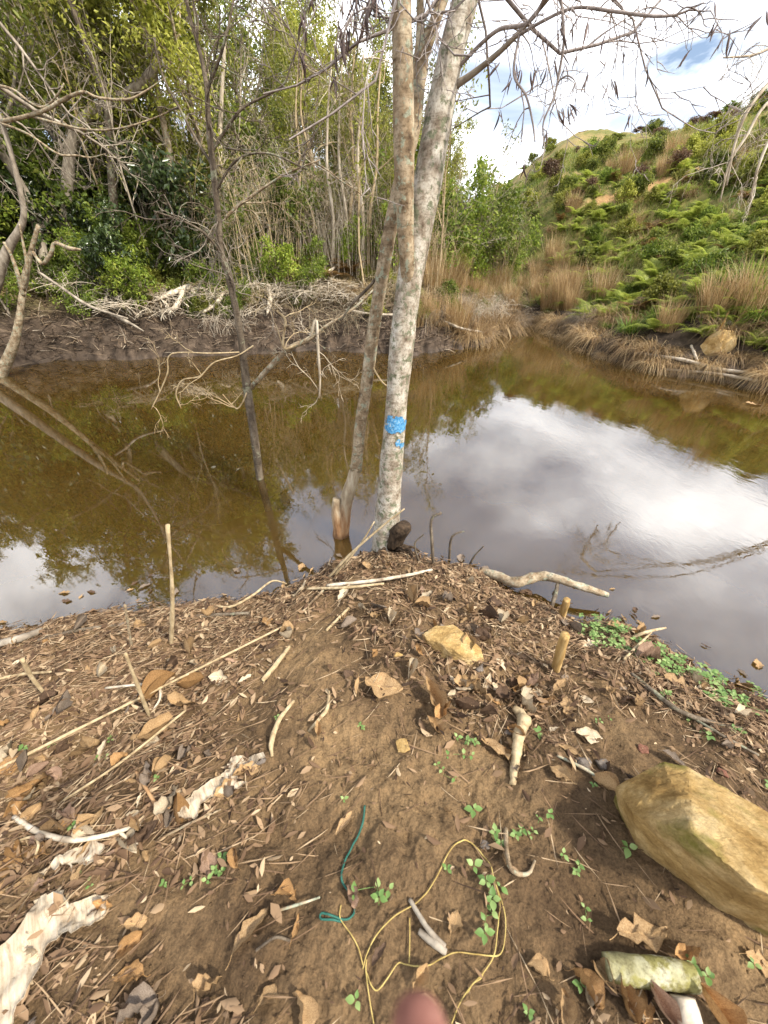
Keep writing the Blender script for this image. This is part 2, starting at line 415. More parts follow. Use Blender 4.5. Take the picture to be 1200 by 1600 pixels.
finish(m, nd, lk, wcol, ramp(nd, lk, noise(nd, lk, 1.1, 6, 0.7, pos, 0.8), [(0.5, (0.006, 0.006, 0.006)), (0.7, (0.07, 0.07, 0.07))]), bh, 0.035, 0.05, spec=0.5)
for n in nd:
    if n.type == 'BSDF_PRINCIPLED':
        n.inputs['IOR'].default_value = 2.25; n.subsurface_method = 'BURLEY'
        n.inputs['Subsurface Weight'].default_value = 1.0; n.inputs['Subsurface Radius'].default_value = (1, 0.8, 0.5); n.inputs['Subsurface Scale'].default_value = 0.5
M['water'] = m

M['bark_pale'] = bark_mat('bark_pale', [(0.30, (0.13, 0.095, 0.065)), (0.42, (0.26, 0.215, 0.16)), (0.55, (0.40, 0.36, 0.29)), (0.72, (0.52, 0.49, 0.42))], 16, stretch=0.8, bstr=0.5, bdist=0.006, lichen=(0.16, 0.165, 0.105), lich_scale=24, lich_lo=0.53, lich_hi=0.60)
M['bark_tan'] = bark_mat('bark_tan', [(0.32, (0.10, 0.068, 0.04)), (0.45, (0.24, 0.175, 0.105)), (0.6, (0.38, 0.31, 0.21)), (0.72, (0.50, 0.45, 0.34))], 15, stretch=0.8, bstr=0.5, bdist=0.006, lichen=(0.27, 0.28, 0.20), lich_scale=26, lich_lo=0.55, lich_hi=0.6)
M['bark_orange'] = bark_mat('bark_orange', [(0.30, (0.20, 0.10, 0.045)), (0.55, (0.36, 0.21, 0.10)), (0.8, (0.46, 0.32, 0.18))], 22, stretch=0.3)
M['foot_bark'] = None
M['bark_dark'] = bark_mat('bark_dark', [(0.30, (0.045, 0.034, 0.024)), (0.5, (0.12, 0.094, 0.066)), (0.75, (0.26, 0.215, 0.155))], 22, stretch=0.3, lichen=(0.22, 0.22, 0.15), lich_lo=0.57, lich_hi=0.62)
M['bark_grey'] = bark_mat('bark_grey', [(0.30, (0.10, 0.08, 0.06)), (0.5, (0.24, 0.20, 0.15)), (0.75, (0.42, 0.37, 0.29))], 12, stretch=0.4)
M['bark_white'] = bark_mat('bark_white', [(0.30, (0.20, 0.15, 0.10)), (0.5, (0.45, 0.38, 0.28)), (0.75, (0.66, 0.60, 0.49))], 14, stretch=0.25)
M['twig_mauve'] = bark_mat('twig_mauve', [(0.30, (0.14, 0.115, 0.10)), (0.5, (0.26, 0.22, 0.195)), (0.75, (0.40, 0.355, 0.32))], 30, stretch=0.4)
M['twig_straw'] = bark_mat('twig_straw', [(0.30, (0.20, 0.14, 0.075)), (0.5, (0.38, 0.29, 0.165)), (0.75, (0.54, 0.44, 0.28))], 30, stretch=0.4)
M['cut_wood'] = bark_mat('cut_wood', [(0.3, (0.45, 0.30, 0.13)), (0.7, (0.66, 0.48, 0.25))], 40, stretch=0.2)
M['peg_wood'] = bark_mat('peg_wood', [(0.3, (0.17, 0.10, 0.035)), (0.5, (0.36, 0.23, 0.085)), (0.72, (0.52, 0.37, 0.17))], 30, stretch=0.12)
M['root_dark'] = bark_mat('root_dark', [(0.3, (0.02, 0.014, 0.01)), (0.6, (0.075, 0.05, 0.03)), (0.8, (0.14, 0.09, 0.055))], 40, stretch=0.6, bdist=0.015, bstr=0.9)

M['leaf_olive'] = leaf_mat('leaf_olive', [(0, (0.07, 0.10, 0.018)), (0.4, (0.18, 0.22, 0.036)), (0.75, (0.32, 0.34, 0.062)), (1, (0.48, 0.46, 0.11))], 0.5)
M['leaf_yellow'] = leaf_mat('leaf_yellow', [(0, (0.16, 0.18, 0.025)), (0.5, (0.37, 0.38, 0.06)), (1, (0.60, 0.57, 0.15))], 0.5)
M['leaf_dark'] = leaf_mat('leaf_dark', [(0, (0.025, 0.042, 0.012)), (0.6, (0.06, 0.092, 0.025)), (0.9, (0.12, 0.155, 0.045)), (1, (0.2, 0.23, 0.09))], 0.3, 0.28, 0.5)
M['leaf_green'] = leaf_mat('leaf_green', [(0, (0.08, 0.13, 0.018)), (0.5, (0.21, 0.285, 0.04)), (1, (0.40, 0.44, 0.075))], 0.5)
M['leaf_lime'] = leaf_mat('leaf_lime', [(0, (0.12, 0.18, 0.02)), (0.5, (0.25, 0.33, 0.04)), (1, (0.46, 0.48, 0.085))], 0.45, dark=(0.8, 1.1))
M['leaf_brown'] = leaf_mat('leaf_brown', [(0, (0.10, 0.055, 0.03)), (0.5, (0.21, 0.125, 0.07)), (1, (0.36, 0.25, 0.14))], 0.2)
M['fern'] = leaf_mat('fern', [(0, (0.21, 0.27, 0.045)), (0.5, (0.37, 0.43, 0.075)), (0.85, (0.52, 0.53, 0.13)), (1, (0.62, 0.56, 0.22))], 0.55, dark=(0.75, 1.15))
M['fern_dry'] = leaf_mat('fern_dry', [(0, (0.15, 0.075, 0.025)), (0.5, (0.29, 0.17, 0.06)), (1, (0.44, 0.32, 0.13))], 0.3)
M['grass'] = leaf_mat('grass', [(0, (0.07, 0.12, 0.018)), (0.5, (0.17, 0.25, 0.035)), (0.9, (0.29, 0.34, 0.065)), (1, (0.45, 0.40, 0.15))], 0.4, dark=(0.75, 1.1))
M['straw'] = leaf_mat('straw', [(0, (0.14, 0.085, 0.04)), (0.5, (0.33, 0.215, 0.10)), (1, (0.52, 0.39, 0.205))], 0.3, dark=(0.7, 1.1))
M['straw_grey'] = leaf_mat('straw_grey', [(0, (0.11, 0.085, 0.06)), (0.5, (0.25, 0.20, 0.145)), (1, (0.42, 0.355, 0.265))], 0.25, dark=(0.7, 1.1))
M['bank_sticks'] = leaf_mat('bank_sticks', [(0, (0.05, 0.032, 0.02)), (0.4, (0.13, 0.088, 0.055)), (0.75, (0.27, 0.205, 0.135)), (1, (0.5, 0.42, 0.31))], 0.1, dark=(1, 1))
M['straw_orange'] = leaf_mat('straw_orange', [(0, (0.22, 0.135, 0.06)), (0.5, (0.43, 0.285, 0.13)), (1, (0.60, 0.46, 0.25))], 0.3, dark=(0.8, 1.1))
M['litter'] = leaf_mat('litter', [(0, (0.035, 0.022, 0.014)), (0.30, (0.105, 0.062, 0.036)), (0.55, (0.20, 0.125, 0.07)), (0.8, (0.31, 0.21, 0.12)), (1, (0.45, 0.34, 0.21))], 0.12, 0.75, 0.15, dark=(1, 1))
M['pod'] = leaf_mat('pod', [(0, (0.055, 0.034, 0.03)), (1, (0.17, 0.12, 0.10))], 0.1, 0.6, dark=(0.6, 1.3))

# ------------------------------------------------------------------ ground (one sheet, finer near the camera) and water
def build_ground():
    az = np.concatenate([np.radians(np.arange(-58, 58, 0.22)), np.radians(np.arange(58, 302, 2.5))])
    rr = np.concatenate([[0.02], np.geomspace(0.06, 4.0, 300), np.geomspace(4.08, 22, 150)[0:], np.geomspace(23, 420, 60)])
    A, R = np.meshgrid(az, rr)
    X = R*np.sin(A); Y = R*np.cos(A); Z = hgt(X, Y)
    n, k = R.shape
    V = np.stack([X, Y, Z], -1).reshape(-1, 3)
    i = np.arange(n-1)[:, None]*k; j = np.arange(k)[None, :]; j2 = (j+1) % k
    F = np.stack([(i+j).ravel(), (i+k+j).ravel(), (i+k+j2).ravel(), (i+j2).ravel()], 1)
    return struct(obj('ground', mesh('ground', V, F, True, None, M['earth'])))
build_ground()
def build_water():
    xs = np.linspace(-22, 22, 12); ys = np.linspace(-3, 20, 8)
    X, Y = np.meshgrid(xs, ys); V = np.stack([X, Y, X*0], -1).reshape(-1, 3)
    k = len(xs); i = np.arange(len(ys)-1)[:, None]*k; j = np.arange(k-1)[None, :]
    F = np.stack([(i+j).ravel(), (i+j+1).ravel(), (i+k+j+1).ravel(), (i+k+j).ravel()], 1)
    return struct(obj('water', mesh('water', V, F, True, None, M['water'])))
build_water()

# ------------------------------------------------------------------ growing plants
def grow(r, L, rad, levels, nch, ratio=0.62, spread=0.7, wig=0.16, up=0.05, start=(0, 0, 1), t0=0.3, nseg=(9, 6, 5, 4, 3, 3)):
    "returns list of (level, points, radii)"
    out = []; cnt = [0]
    def br(p, d, L, rad, lev, limb=-1):
        if lev == 1: limb = cnt[0]; cnt[0] += 1
        n = nseg[lev]; pts = [np.array(p, float)]; dd = np.array(d, float)
        for i in range(n):
            dd = unit(dd+r.normal(size=3)*wig+np.array([0, 0, up]))
            pts.append(pts[-1]+dd*L/n)
        pts = np.array(pts); tip = 0.35 if lev < levels else 0.25
        R = rad*np.linspace(1, tip, n+1)
        out.append((lev, pts, R, limb))
        if lev >= levels: return
        m = nch[lev]
        for q in range(m):
            f = t0+(1-t0)*(q+r.uniform(0.1, 0.9))/m if lev == 0 else 0.15+0.85*(q+r.uniform(0.1, 0.9))/m
            k = min(f*n, n-1e-6); i = int(k); pp = pts[i]+(pts[i+1]-pts[i])*(k-i)
            base = unit(pts[i+1]-pts[i]); az = r.uniform(0, 2*math.pi)
            a = np.cross(base, [0.3, 0.2, 1.0] if abs(base[2]) < .9 else [1.0, 0.1, 0]); a = unit(a); b = np.cross(base, a)
            sp = spread*r.uniform(0.6, 1.35)
            nd_ = unit(base*math.cos(sp)+(a*math.cos(az)+b*math.sin(az))*math.sin(sp))
            br(pp, nd_, L*ratio*r.uniform(0.65, 1.15)*(1.15-0.45*f), max(rad*(1-0.6*f)*0.58, 0.0025), lev+1, limb)
    br((0, 0, 0), unit(np.array(start, float)), L, rad, 0)
    return out
SIDES = (8, 5, 4, 3, 3, 3)
def wood(sk, lo, hi, limb=None):
    mb = MB()
    for lev, P, R, lb in sk:
        if lo <= lev <= hi and (limb is None or lb == limb): V, F = tube(P, R, SIDES[lev], cap=False); mb.add(V, F, 0.5)
    return mb
def foliage(r, sk, lev_min, per, L, W, sd=0.08, droop=0.3, tone=None):
    mb = MB(); P = []; D = []
    for lev, pts, R, lb in sk:
        if lev < lev_min: continue
        k = len(pts)-1; f = r.uniform(0.15, 1, per)*k; i = np.minimum(f.astype(int), k-1)
        P.append(pts[i]+(pts[i+1]-pts[i])*(f-i)[:, None]+r.normal(size=(per, 3))*sd); D.append(unit(pts[i+1]-pts[i]))
    P = np.concatenate(P); D = np.concatenate(D); n = len(P)
    d = unit(D*0.5+rand_dir(r, n)*0.9-np.array([0, 0, droop]))
    nr = unit(rand_dir(r, n)*0.8+np.array([0, 0, 0.7]))
    s = r.uniform(0.6, 1.25, n)
    cl = fbm(P[:, 0]*1.3, P[:, 1]*1.3, P[:, 2]*1.3, s=5, o=2)
    t = np.clip(0.45+0.22*cl+r.normal(size=n)*0.2, 0, 1)
    leaves(mb, P, d, nr, L*s, W*s, t)
    return mb
def plant_kind(seed, L, rad, levels, nch, bark, leaf=None, split=1, lv=2, per=5, LL=0.1, LW=0.05, **kw):
    "returns dict of mesh data: trunk, branches, crown"
    r = np.random.default_rng(seed)
    fk = {k: kw.pop(k) for k in ('sd', 'droop') if k in kw}
    sk = grow(r, L, rad, levels, nch, **kw)
    d = {'trunk': [wood(sk, 0, 0).build('trunk', M[bark])]}
    top = levels-1 if leaf else levels
    if top >= 1: d['limb'] = [wood(sk, 1, top, q).build('limb', M[bark]) for q in range(nch[0])]
    if leaf: d['crown'] = [foliage(r, sk, lv, per, LL, LW, **fk).build('crown', M[leaf])]
    return d
def place(kind, name, loc, label, cat, group=None, rotz=0.0, scale=1.0, tilt=(0, 0), names=None):
    e = empty(name, loc, label, cat, group, rotz, scale)
    e.rotation_euler = (tilt[0], tilt[1], rotz)
    for k, ms in kind.items():
        for m in ms: obj(k, m, e)
    return e

def solo(m, name, loc, label, cat, group=None, rotz=0.0, scale=1.0):
    return tag(obj(name, m, None, loc, (0, 0, rotz), scale), label, cat, group)
K = {}
K['olive'] = [plant_kind(100+i, 7.0, 0.13, 4, (9, 6, 4, 3), 'bark_grey', 'leaf_olive', 1, 3, 8, 0.14, 0.07, ratio=0.5, spread=0.85, up=0.05, t0=0.16, sd=0.12) for i in range(3)]
K['yellow'] = [plant_kind(110+i, 6.5, 0.11, 4, (9, 6, 4, 3), 'bark_tan', 'leaf_yellow', 1, 3, 8, 0.13, 0.065, ratio=0.48, spread=0.8, up=0.06, t0=0.12, sd=0.12) for i in range(2)]
K['dark'] = [plant_kind(120+i, 2.4, 0.05, 3, (9, 6, 4), 'bark_dark', 'leaf_dark', 1, 2, 9, 0.17, 0.08, ratio=0.6, spread=0.9, t0=0.1, sd=0.1, droop=0.6) for i in range(3)]
K['green'] = [plant_kind(130+i, 1.5, 0.03, 3, (10, 6, 4), 'bark_grey', 'leaf_green', 1, 2, 9, 0.085, 0.045, ratio=0.6, spread=0.9, t0=0.05, sd=0.06) for i in range(3)]
K['lime'] = [plant_kind(140+i, 1.1, 0.02, 3, (8, 6, 4), 'bark_tan', 'leaf_lime', 1, 2, 7, 0.09, 0.045, ratio=0.65, spread=0.9, t0=0.1, sd=0.05) for i in range(2)]
K['bare'] = [plant_kind(150+i, 6.0, 0.04, 4, (10, 6, 5, 3), 'bark_white' if i % 2 else 'bark_grey', None, 1, ratio=0.46, spread=0.65, up=0.05, t0=0.3, wig=0.13) for i in range(4)]
K['sapling'] = [plant_kind(160+i, 4.2, 0.03, 3, (9, 5, 4), 'bark_white' if i % 2 else 'twig_straw', 'leaf_yellow', 1, 2, 2, 0.10, 0.05, ratio=0.35, spread=0.6, up=0.09, t0=0.35, wig=0.1) for i in range(3)]
K['hillbush'] = [plant_kind(170+i, 0.8, 0.02, 3, (9, 6, 4), 'bark_dark', l, 1, 2, 8, 0.11, 0.06, ratio=0.75, spread=1.0, t0=0.05, sd=0.06) for i, l in enumerate(('leaf_green', 'leaf_olive', 'leaf_yellow', 'leaf_brown'))]
K['greybush'] = [plant_kind(180+i, 2.6, 0.03, 4, (10, 6, 4, 3), 'twig_mauve', None, 1, ratio=0.55, spread=0.6, t0=0.1, up=0.05, wig=0.15) for i in range(2)]

def tangle_kind(seed, n, L, hgt_, bark, rad=0.008, arch=0.5, rad_in=0.6):
    "arching cane and vine thicket"
    r = np.random.default_rng(seed); mb = MB()
    for i in range(n):
        a = r.uniform(0, 2*math.pi); b = np.array([math.cos(a), math.sin(a), 0])
        p0 = np.array([np.clip(r.normal(), -1.6, 1.6)*rad_in, np.clip(r.normal(), -1.6, 1.6)*rad_in, -0.05]); LL = L*r.uniform(0.5, 1.2)
        f = np.linspace(0, 1, 9)[:, None]
        P = p0+b*LL*arch*f**1.6+np.array([0, 0, 1.0])*hgt_*r.uniform(0.5, 1.1)*np.sin(f*math.pi*r.uniform(0.42, 0.85))
        P = P+np.cumsum(r.normal(size=(9, 3))*0.014*L, 0)
        V, F = tube(P, rad*r.uniform(0.5, 1.4)*np.linspace(1, .35, 9), 3, cap=False); mb.add(V, F)
        for q in range(3):
            k = r.integers(3, 8); d = unit(r.normal(size=3)+np.array([0, 0, .2]))
            Q = P[k]+d*np.linspace(0, 1, 5)[:, None]*L*0.22+np.cumsum(r.normal(size=(5, 3))*0.02*L, 0)
            V, F = tube(Q, rad*0.5*np.linspace(1, .3, 5), 3, cap=False); mb.add(V, F)
    return mb.build('canes', M[bark])
K['tangle'] = [tangle_kind(200+i, 90, 2.2, 2.6, ('twig_straw', 'bark_white', 'bark_tan')[i], 0.007, 0.5, 0.55) for i in range(3)]
K['dead'] = [tangle_kind(220+i, 30, 1.5, .55, 'bark_white', .02, .9, .4) for i in range(2)]
K['brush'] = [tangle_kind(210+i, 60, 1.0, 0.55, ('twig_straw', 'bark_white', 'bark_tan')[i], 0.006, 0.9, 0.35) for i in range(3)]

def grass_kind(seed, n, L, W, mat, lean=0.5, droop=0.6, rad=0.15, seg=3):
    r = np.random.default_rng(seed); mb = MB()
    a = r.uniform(0, 2*math.pi, n); q = np.sqrt(r.uniform(0, 1, n))
    pos = np.stack([np.cos(a)*q*rad, np.sin(a)*q*rad, np.full(n, -0.02)], 1)
    a2 = a+r.normal(size=n)*0.8; le = lean*r.uniform(0.1, 1.3, n)
    d = np.stack([np.cos(a2)*le, np.sin(a2)*le, np.ones(n)], 1)
    blades(mb, pos, d, L*r.uniform(0.5, 1.2, n), W*r.uniform(0.7, 1.3, n), droop*r.uniform(0.4, 1.4, n), np.clip(r.normal(0.5, 0.25, n), 0, 1), seg, r)
    return mb.build('blades', M[mat])
G = {}
G['green'] = [grass_kind(300+i, 260, 0.62, 0.016, 'grass', 0.6, 0.8, 0.2) for i in range(3)]
G['straw'] = [grass_kind(310+i, 320, 0.9, 0.009, 'straw', 0.7, 1.0, 0.28) for i in range(3)]
G['orange'] = [grass_kind(320+i, 320, 1.25, 0.010, 'straw_orange', 0.3, 0.35, 0.3) for i in range(2)]
G['grey'] = [grass_kind(330+i, 1000, 1.0, 0.008, ('straw', 'straw_grey')[i], 1.0, 1.25, 0.45) for i in range(2)]
G['hang'] = [grass_kind(340+i, 300, 0.75, 0.010, m_, 1.2, 1.7, 0.25, 4) for i, m_ in enumerate(('straw', 'straw', 'straw_orange'))]

def frond(seed, mat):
    r = np.random.default_rng(seed); mb = MB()
    n = 17; t = np.linspace(0.0, 1, 12)[:, None]
    def c(t): return np.stack([0.80*t+0.05*t*t, 0.05*np.sin(t*3+seed), 0.62*t-0.62*t**2.2], -1)
    P = c(t[:, 0]); V, F = tube(P, np.linspace(0.008, 0.002, 12), 3, cap=False); mb.add(V, F, 0.75)
    ts = np.linspace(0.2, 0.985, n)
    for ti in ts:
        p = c(np.array([ti]))[0]; tg = unit(c(np.array([ti+0.01]))[0]-p)
        L = 0.34*(1-((ti-0.2)/0.82))**0.85+0.02
        for s in (-1, 1):
            d = unit(tg*0.45+np.array([0, s*1.0, -0.12+r.normal()*0.08])); nr = np.array([0, 0, 1.0])
            m = max(3, int(L*26)); f = np.linspace(0.08, 0.97, m)
            pos = p+d*L*f[:, None]-np.array([0, 0, 0.12])*(f[:, None]**2)*L
            sd_ = unit(np.cross(d, nr))
            pl = L*0.30*(1-f)**0.7+0.008
            for q in (-1, 1):
                leaves(mb, pos, np.broadcast_to(unit(sd_*q+d*0.55), (m, 3)), np.broadcast_to(nr+r.normal(size=3)*.1, (m, 3)), pl, pl*0.42+0.006, np.clip(0.45+0.3*(1-ti)*r.normal()+r.normal(size=m)*0.16, 0, 1), 0.1)
    return mb.build('frond', M[mat], False)
FR = [frond(400+i, 'fern') for i in range(3)]; FRD = [frond(410, 'fern_dry')]

# ------------------------------------------------------------------ the far banks
def bearing(p):
    q = proj(p); return q[0], q[1]
used_labels = {}
def uniq(label, group):
    used_labels.setdefault(label, 0); used_labels[label] += 1
    return label
def spots(seed, n, az0, az1, s0, s1, mind, ymin=4.0):
    "random ground spots by bearing and distance from the water"
    r = np.random.default_rng(seed); out = []; m_ = n*80
    A = r.uniform(az0, az1, m_); R = r.uniform(7, 48, m_); X, Y = R*np.sin(A), R*np.cos(A); D = pond_sd(X, Y)
    for x, y, sd in zip(X, Y, D):
        if y < ymin or not (s0 <= sd <= s1) or on_strip(x, y) < .8: continue
        if any((x-p[0])**2+(y-p[1])**2 < mind**2 for p in out): continue
        out.append((float(x), float(y), float(sd)))
        if len(out) >= n: break
    return out
def side_words(px):
    if px < 150: return 'far left'
    if px < 330: return 'left of the pond tree'
    if px < 520: return 'right of the pond tree'
    if px < 720: return 'behind the central trunks'
    if px < 860: return 'at the pond head'
    if px < 1030: return 'left part of right hill'
    return 'right part of right hill'
def band_words(sd):
    return 'by the water' if sd < 1.6 else 'on the lower bank' if sd < 3.5 else 'halfway upslope' if sd < 8 else 'high upslope'
def slope_top(az):
    return float(np.interp(az, [-0.9, -0.42, -0.12, 0.0, 0.1, 0.2, 0.3], [0.68, 0.64, 0.40, 0.34, 0.29, 0.20, 0.16]))

r = np.random.default_rng(50)
R_ = lambda a, b: float(r.uniform(a, b))
D2 = math.radians
# tall leafy trees of the left bank
for i, (x, y, sd) in enumerate(spots(51, 62, D2(-58), D2(10), 2.3, 14, 1.2)):
    az = math.atan2(x, y); z = gz(x, y); top = slope_top(az)*y+2-z
    hgtm = min(max(top, 2.5), 11)*R_(0.6, 1.12)
    kind = 'yellow' if r.random() < 0.6 else 'olive'
    kd = K[kind][i % len(K[kind])]; px, _ = bearing((x, y, z+2))
    col = 'sunlit yellow-green' if kind == 'yellow' else 'olive green'
    place(kd, 'broadleaf_tree', (x, y, z-0.1), f'{col} leafy tree {band_words(sd)}, {side_words(px)}', 'tree', 'leafy trees of the left bank', R_(0, 6.28), hgtm/9.0, (R_(-.12, .12), R_(-.12, .12)))
# bare pale trees
for i, (x, y, sd) in enumerate(spots(52, 15, D2(-45), D2(13), 1.6, 9, 0.9)):
    az = math.atan2(x, y); z = gz(x, y); top = slope_top(az)*y+2-z
    px, _ = bearing((x, y, z+2)); kd = K['bare'][i % 4]
    place(kd, 'bare_tree', (x, y, z-0.1), f'thin {"whitish" if i % 2 else "grey"} leafless tree {band_words(sd)}, {side_words(px)}', 'tree', 'leafless trees of the left bank', R_(0, 6.28), min(max(top, 2.2), 8)*R_(.8, 1.05)/7.5, (R_(-.15, .15), R_(-.15, .15)))
for i, (x, y, sd) in enumerate(spots(53, 15, D2(-30), D2(12), 1.6, 6, 0.6)):
    z = gz(x, y); px, _ = bearing((x, y, z+2))
    az = math.atan2(x, y); top = slope_top(az)*y+2-z
    place(K['sapling'][i % 3], 'sapling', (x, y, z-0.05), f'thin pale straight sapling with sparse leaves {band_words(sd)}, {side_words(px)}', 'tree', 'pale saplings of the left bank', R_(0, 6.28), R_(0.6, 1.1)*min(1.0, top/4.5))
# dark undergrowth
for i, (x, y, sd) in enumerate(spots(54, 13, D2(-58), D2(-24), 1.8, 5, 1.0)):
    z = gz(x, y); px, _ = bearing((x, y, z+1))
    place(K['dark'][i % 3], 'shrub', (x, y, z-0.05), f'dark glossy-leaved shrub {band_words(sd)}, {side_words(px)}', 'shrub', 'dark shrubs under the left trees', R_(0, 6.28), R_(0.7, 1.25))
for i, (x, y, sd) in enumerate(spots(55, 44, D2(-56), D2(14), 1.3, 7, 0.8)):
    z = gz(x, y); px, _ = bearing((x, y, z+1))
    place(K['green'][i % 3], 'shrub', (x, y, z-0.03), f'mid green small-leaved shrub {band_words(sd)}, {side_words(px)}', 'shrub', 'green shrubs of the left bank', R_(0, 6.28), R_(0.6, 1.8))
for i, (x, y, sd) in enumerate(spots(56, 26, D2(-50), D2(16), 1.5, 6, 0.8)):
    z = gz(x, y); px, _ = bearing((x, y, z+1))
    place(K['lime'][i % 2], 'bush', (x, y, z-0.03), f'bright lime green bush {band_words(sd)}, {side_words(px)}', 'bush', 'lime green bushes of the left bank', R_(0, 6.28), R_(0.6, 1.2))
for i, (x, y, sd) in enumerate(spots(57, 32, D2(-26), D2(15), 1.7, 9, 0.9)):
    z = gz(x, y); px, _ = bearing((x, y, z+1))
    solo(K['tangle'][i % 3], 'vine_thicket', (x, y, z-0.05), f'{("straw-coloured", "whitish", "brownish")[i % 3]} tangle of arching bare vines {band_words(sd)}, {side_words(px)}', 'thicket', 'bare vine tangles of the left bank', R_(0, 6.28), R_(0.7, 1.2))
for i, (x, y, sd) in enumerate(spots(58, 16, D2(-24), D2(18), 0.45, 2.0, 0.6)):
    z = gz(x, y); px, _ = bearing((x, y, z))
    solo(K['brush'][i % 3], 'brush_pile', (x, y, z-0.03), f'low heap of dry {("straw-coloured", "whitish", "tan")[i % 3]} twigs {band_words(sd)}, {side_words(px)}', 'brushwood', 'dry brushwood on the left bank', R_(0, 6.28), R_(0.6, 1.15))

# ------------------------------------------------------------------ right bank: hanging dry grass, ferns, hill bushes
for i, (x, y, sd) in enumerate(spots(60, 100, D2(17), D2(52), 0.0, 0.55, 0.2)):
    z = gz(x, y); px, _ = bearing((x, y, z)); k = i % 3
    o = obj('dry_grass_tuft', G['hang'][k], None, (x, y, z-0.02), (0, 0, R_(0, 6.28)), R_(0.45, 1.3))
    tag(o, f'{("straw", "tan", "orange-brown")[k]} dead grass hanging over the right bank edge, {side_words(px)}', 'grass', 'dead grass fringe of the right bank')
for i, (x, y, sd) in enumerate(spots(61, 34, D2(18), D2(52), 0.5, 1.6, 0.45)):
    z = gz(x, y); px, _ = bearing((x, y, z)); k = ('green', 'straw', 'green', 'orange')[i % 4]
    o = obj('grass_tuft', G[k][i % len(G[k])], None, (x, y, z-0.02), (0, 0, R_(0, 6.28)), R_(0.6, 1.1))
    tag(o, f'{ {"green": "fresh green", "straw": "straw yellow", "orange": "orange-brown"}[k]} grass tuft behind the right bank edge, {side_words(px)}', 'grass', 'grass tufts of the right bank')
fern_n = 0
for i, (x, y, sd) in enumerate(spots(62, 270, D2(20), D2(52), 0.7, 11.0, 0.38)):
    z = gz(x, y); px, _ = bearing((x, y, z+0.4)); dry = r.random() < 0.1
    e = empty('fern', (x, y, z-0.03), f'{"rust brown withered" if dry else "bright green feathery"} fern clump {band_words(sd)}, {side_words(px)}', 'fern', 'ferns of the right slope', R_(0, 6.28), R_(0.42, 0.85))
    nf = 9
    for q in range(nf):
        a = q*2*math.pi/nf+R_(-.25, .25); s = R_(0.75, 1.15)
        obj('frond', FRD[0] if dry else FR[(i+q) % 3], e, (0, 0, 0), (0, -R_(0.0, 0.8), a), s)
for i, (x, y, sd) in enumerate(spots(63, 120, D2(13), D2(54), 7, 19, 0.85)):
    z = gz(x, y); px, _ = bearing((x, y, z+0.4)); k = int(r.choice([0, 1, 1, 2, 2, 2, 3]))
    place(K['hillbush'][k], 'hill_bush', (x, y, z-0.05), f'{("green", "olive", "yellowish", "brown dry")[k]} low bush {band_words(sd)}, {side_words(px)}', 'bush', 'bushes on the hill', R_(0, 6.28), R_(0.35, 1.0)*(1 if sd < 16 else .55))
for i, (x, y, sd) in enumerate(spots(64, 60, D2(22), D2(54), 1.2, 9, 0.6)):
    z = gz(x, y); px, _ = bearing((x, y, z+0.4)); k = int(r.choice([0, 0, 1, 2]))
    place(K['hillbush'][k], 'slope_bush', (x, y, z-0.05), f'small {("green", "olive", "yellowish")[k]} leafy bush among the ferns, {side_words(px)}', 'bush', 'leafy bushes among the ferns', R_(0, 6.28), R_(0.3, .75))
for i, (x, y, sd) in enumerate(spots(65, 62, D2(-52), D2(15), 0.75, 2.8, 0.45)):
    z = gz(x, y); px, _ = bearing((x, y, z+0.4)); k = int(r.choice([0, 1, 2]))
    place(K['hillbush'][k], 'bank_bush', (x, y, z-0.05), f'low {("green", "olive", "yellowish")[k]} bush near the left mud bank, {side_words(px)}', 'bush', 'low bushes near the left mud', R_(0, 6.28), R_(0.25, .6))
for i, (x, y, sd) in enumerate(spots(66, 46, D2(-58), D2(-14), 0.9, 3.6, 0.7)):
    z = gz(x, y); px, _ = bearing((x, y, z+0.6)); kn = ('green', 'dark', 'lime', 'green')[i % 4]
    place(K[kn][i % len(K[kn])], 'bank_shrub', (x, y, z-0.05), f'{ {"green": "leafy green", "dark": "dark glossy", "lime": "lime green"}[kn]} shrub overhanging the left mud bank, {side_words(px)}', 'shrub', 'shrubs overhanging the left mud', R_(0, 6.28), R_(0.45, 0.95)*(.7 if kn == 'dark' else 1.0))
for i, (x, y, sd) in enumerate(spots(67, 70, D2(18), D2(53), 1.0, 14, 0.6)):
    z = gz(x, y); px, _ = bearing((x, y, z+0.3)); kn = ('straw', 'green', 'orange', 'green')[i % 4]
    solo(G[kn][i % len(G[kn])], 'slope_grass_tuft', (x, y, z-.03), f'{ {"green": "yellow-green", "straw": "straw pale", "orange": "tan"}[kn]} grass tuft {band_words(sd)} between ferns, {side_words(px)}', 'grass', 'grass tufts between the ferns', R_(0, 6.28), R_(.6, 1.2))
for i, (x, y, sd) in enumerate(spots(68, 46, D2(4), D2(22), 0.4, 4.5, 0.35)):
    z = gz(x, y); px, _ = bearing((x, y, z+0.3)); kn = ('orange', 'straw', 'orange')[i % 3]
    solo(G[kn][i % len(G[kn])], 'reed_grass_tuft', (x, y, z-.03), f'tall {("tan", "straw", "tan")[i % 3]} dry grass {band_words(sd)}, {side_words(px)}', 'grass', 'tall dry grass at the pond head', R_(0, 6.28), R_(.6, 1.05))
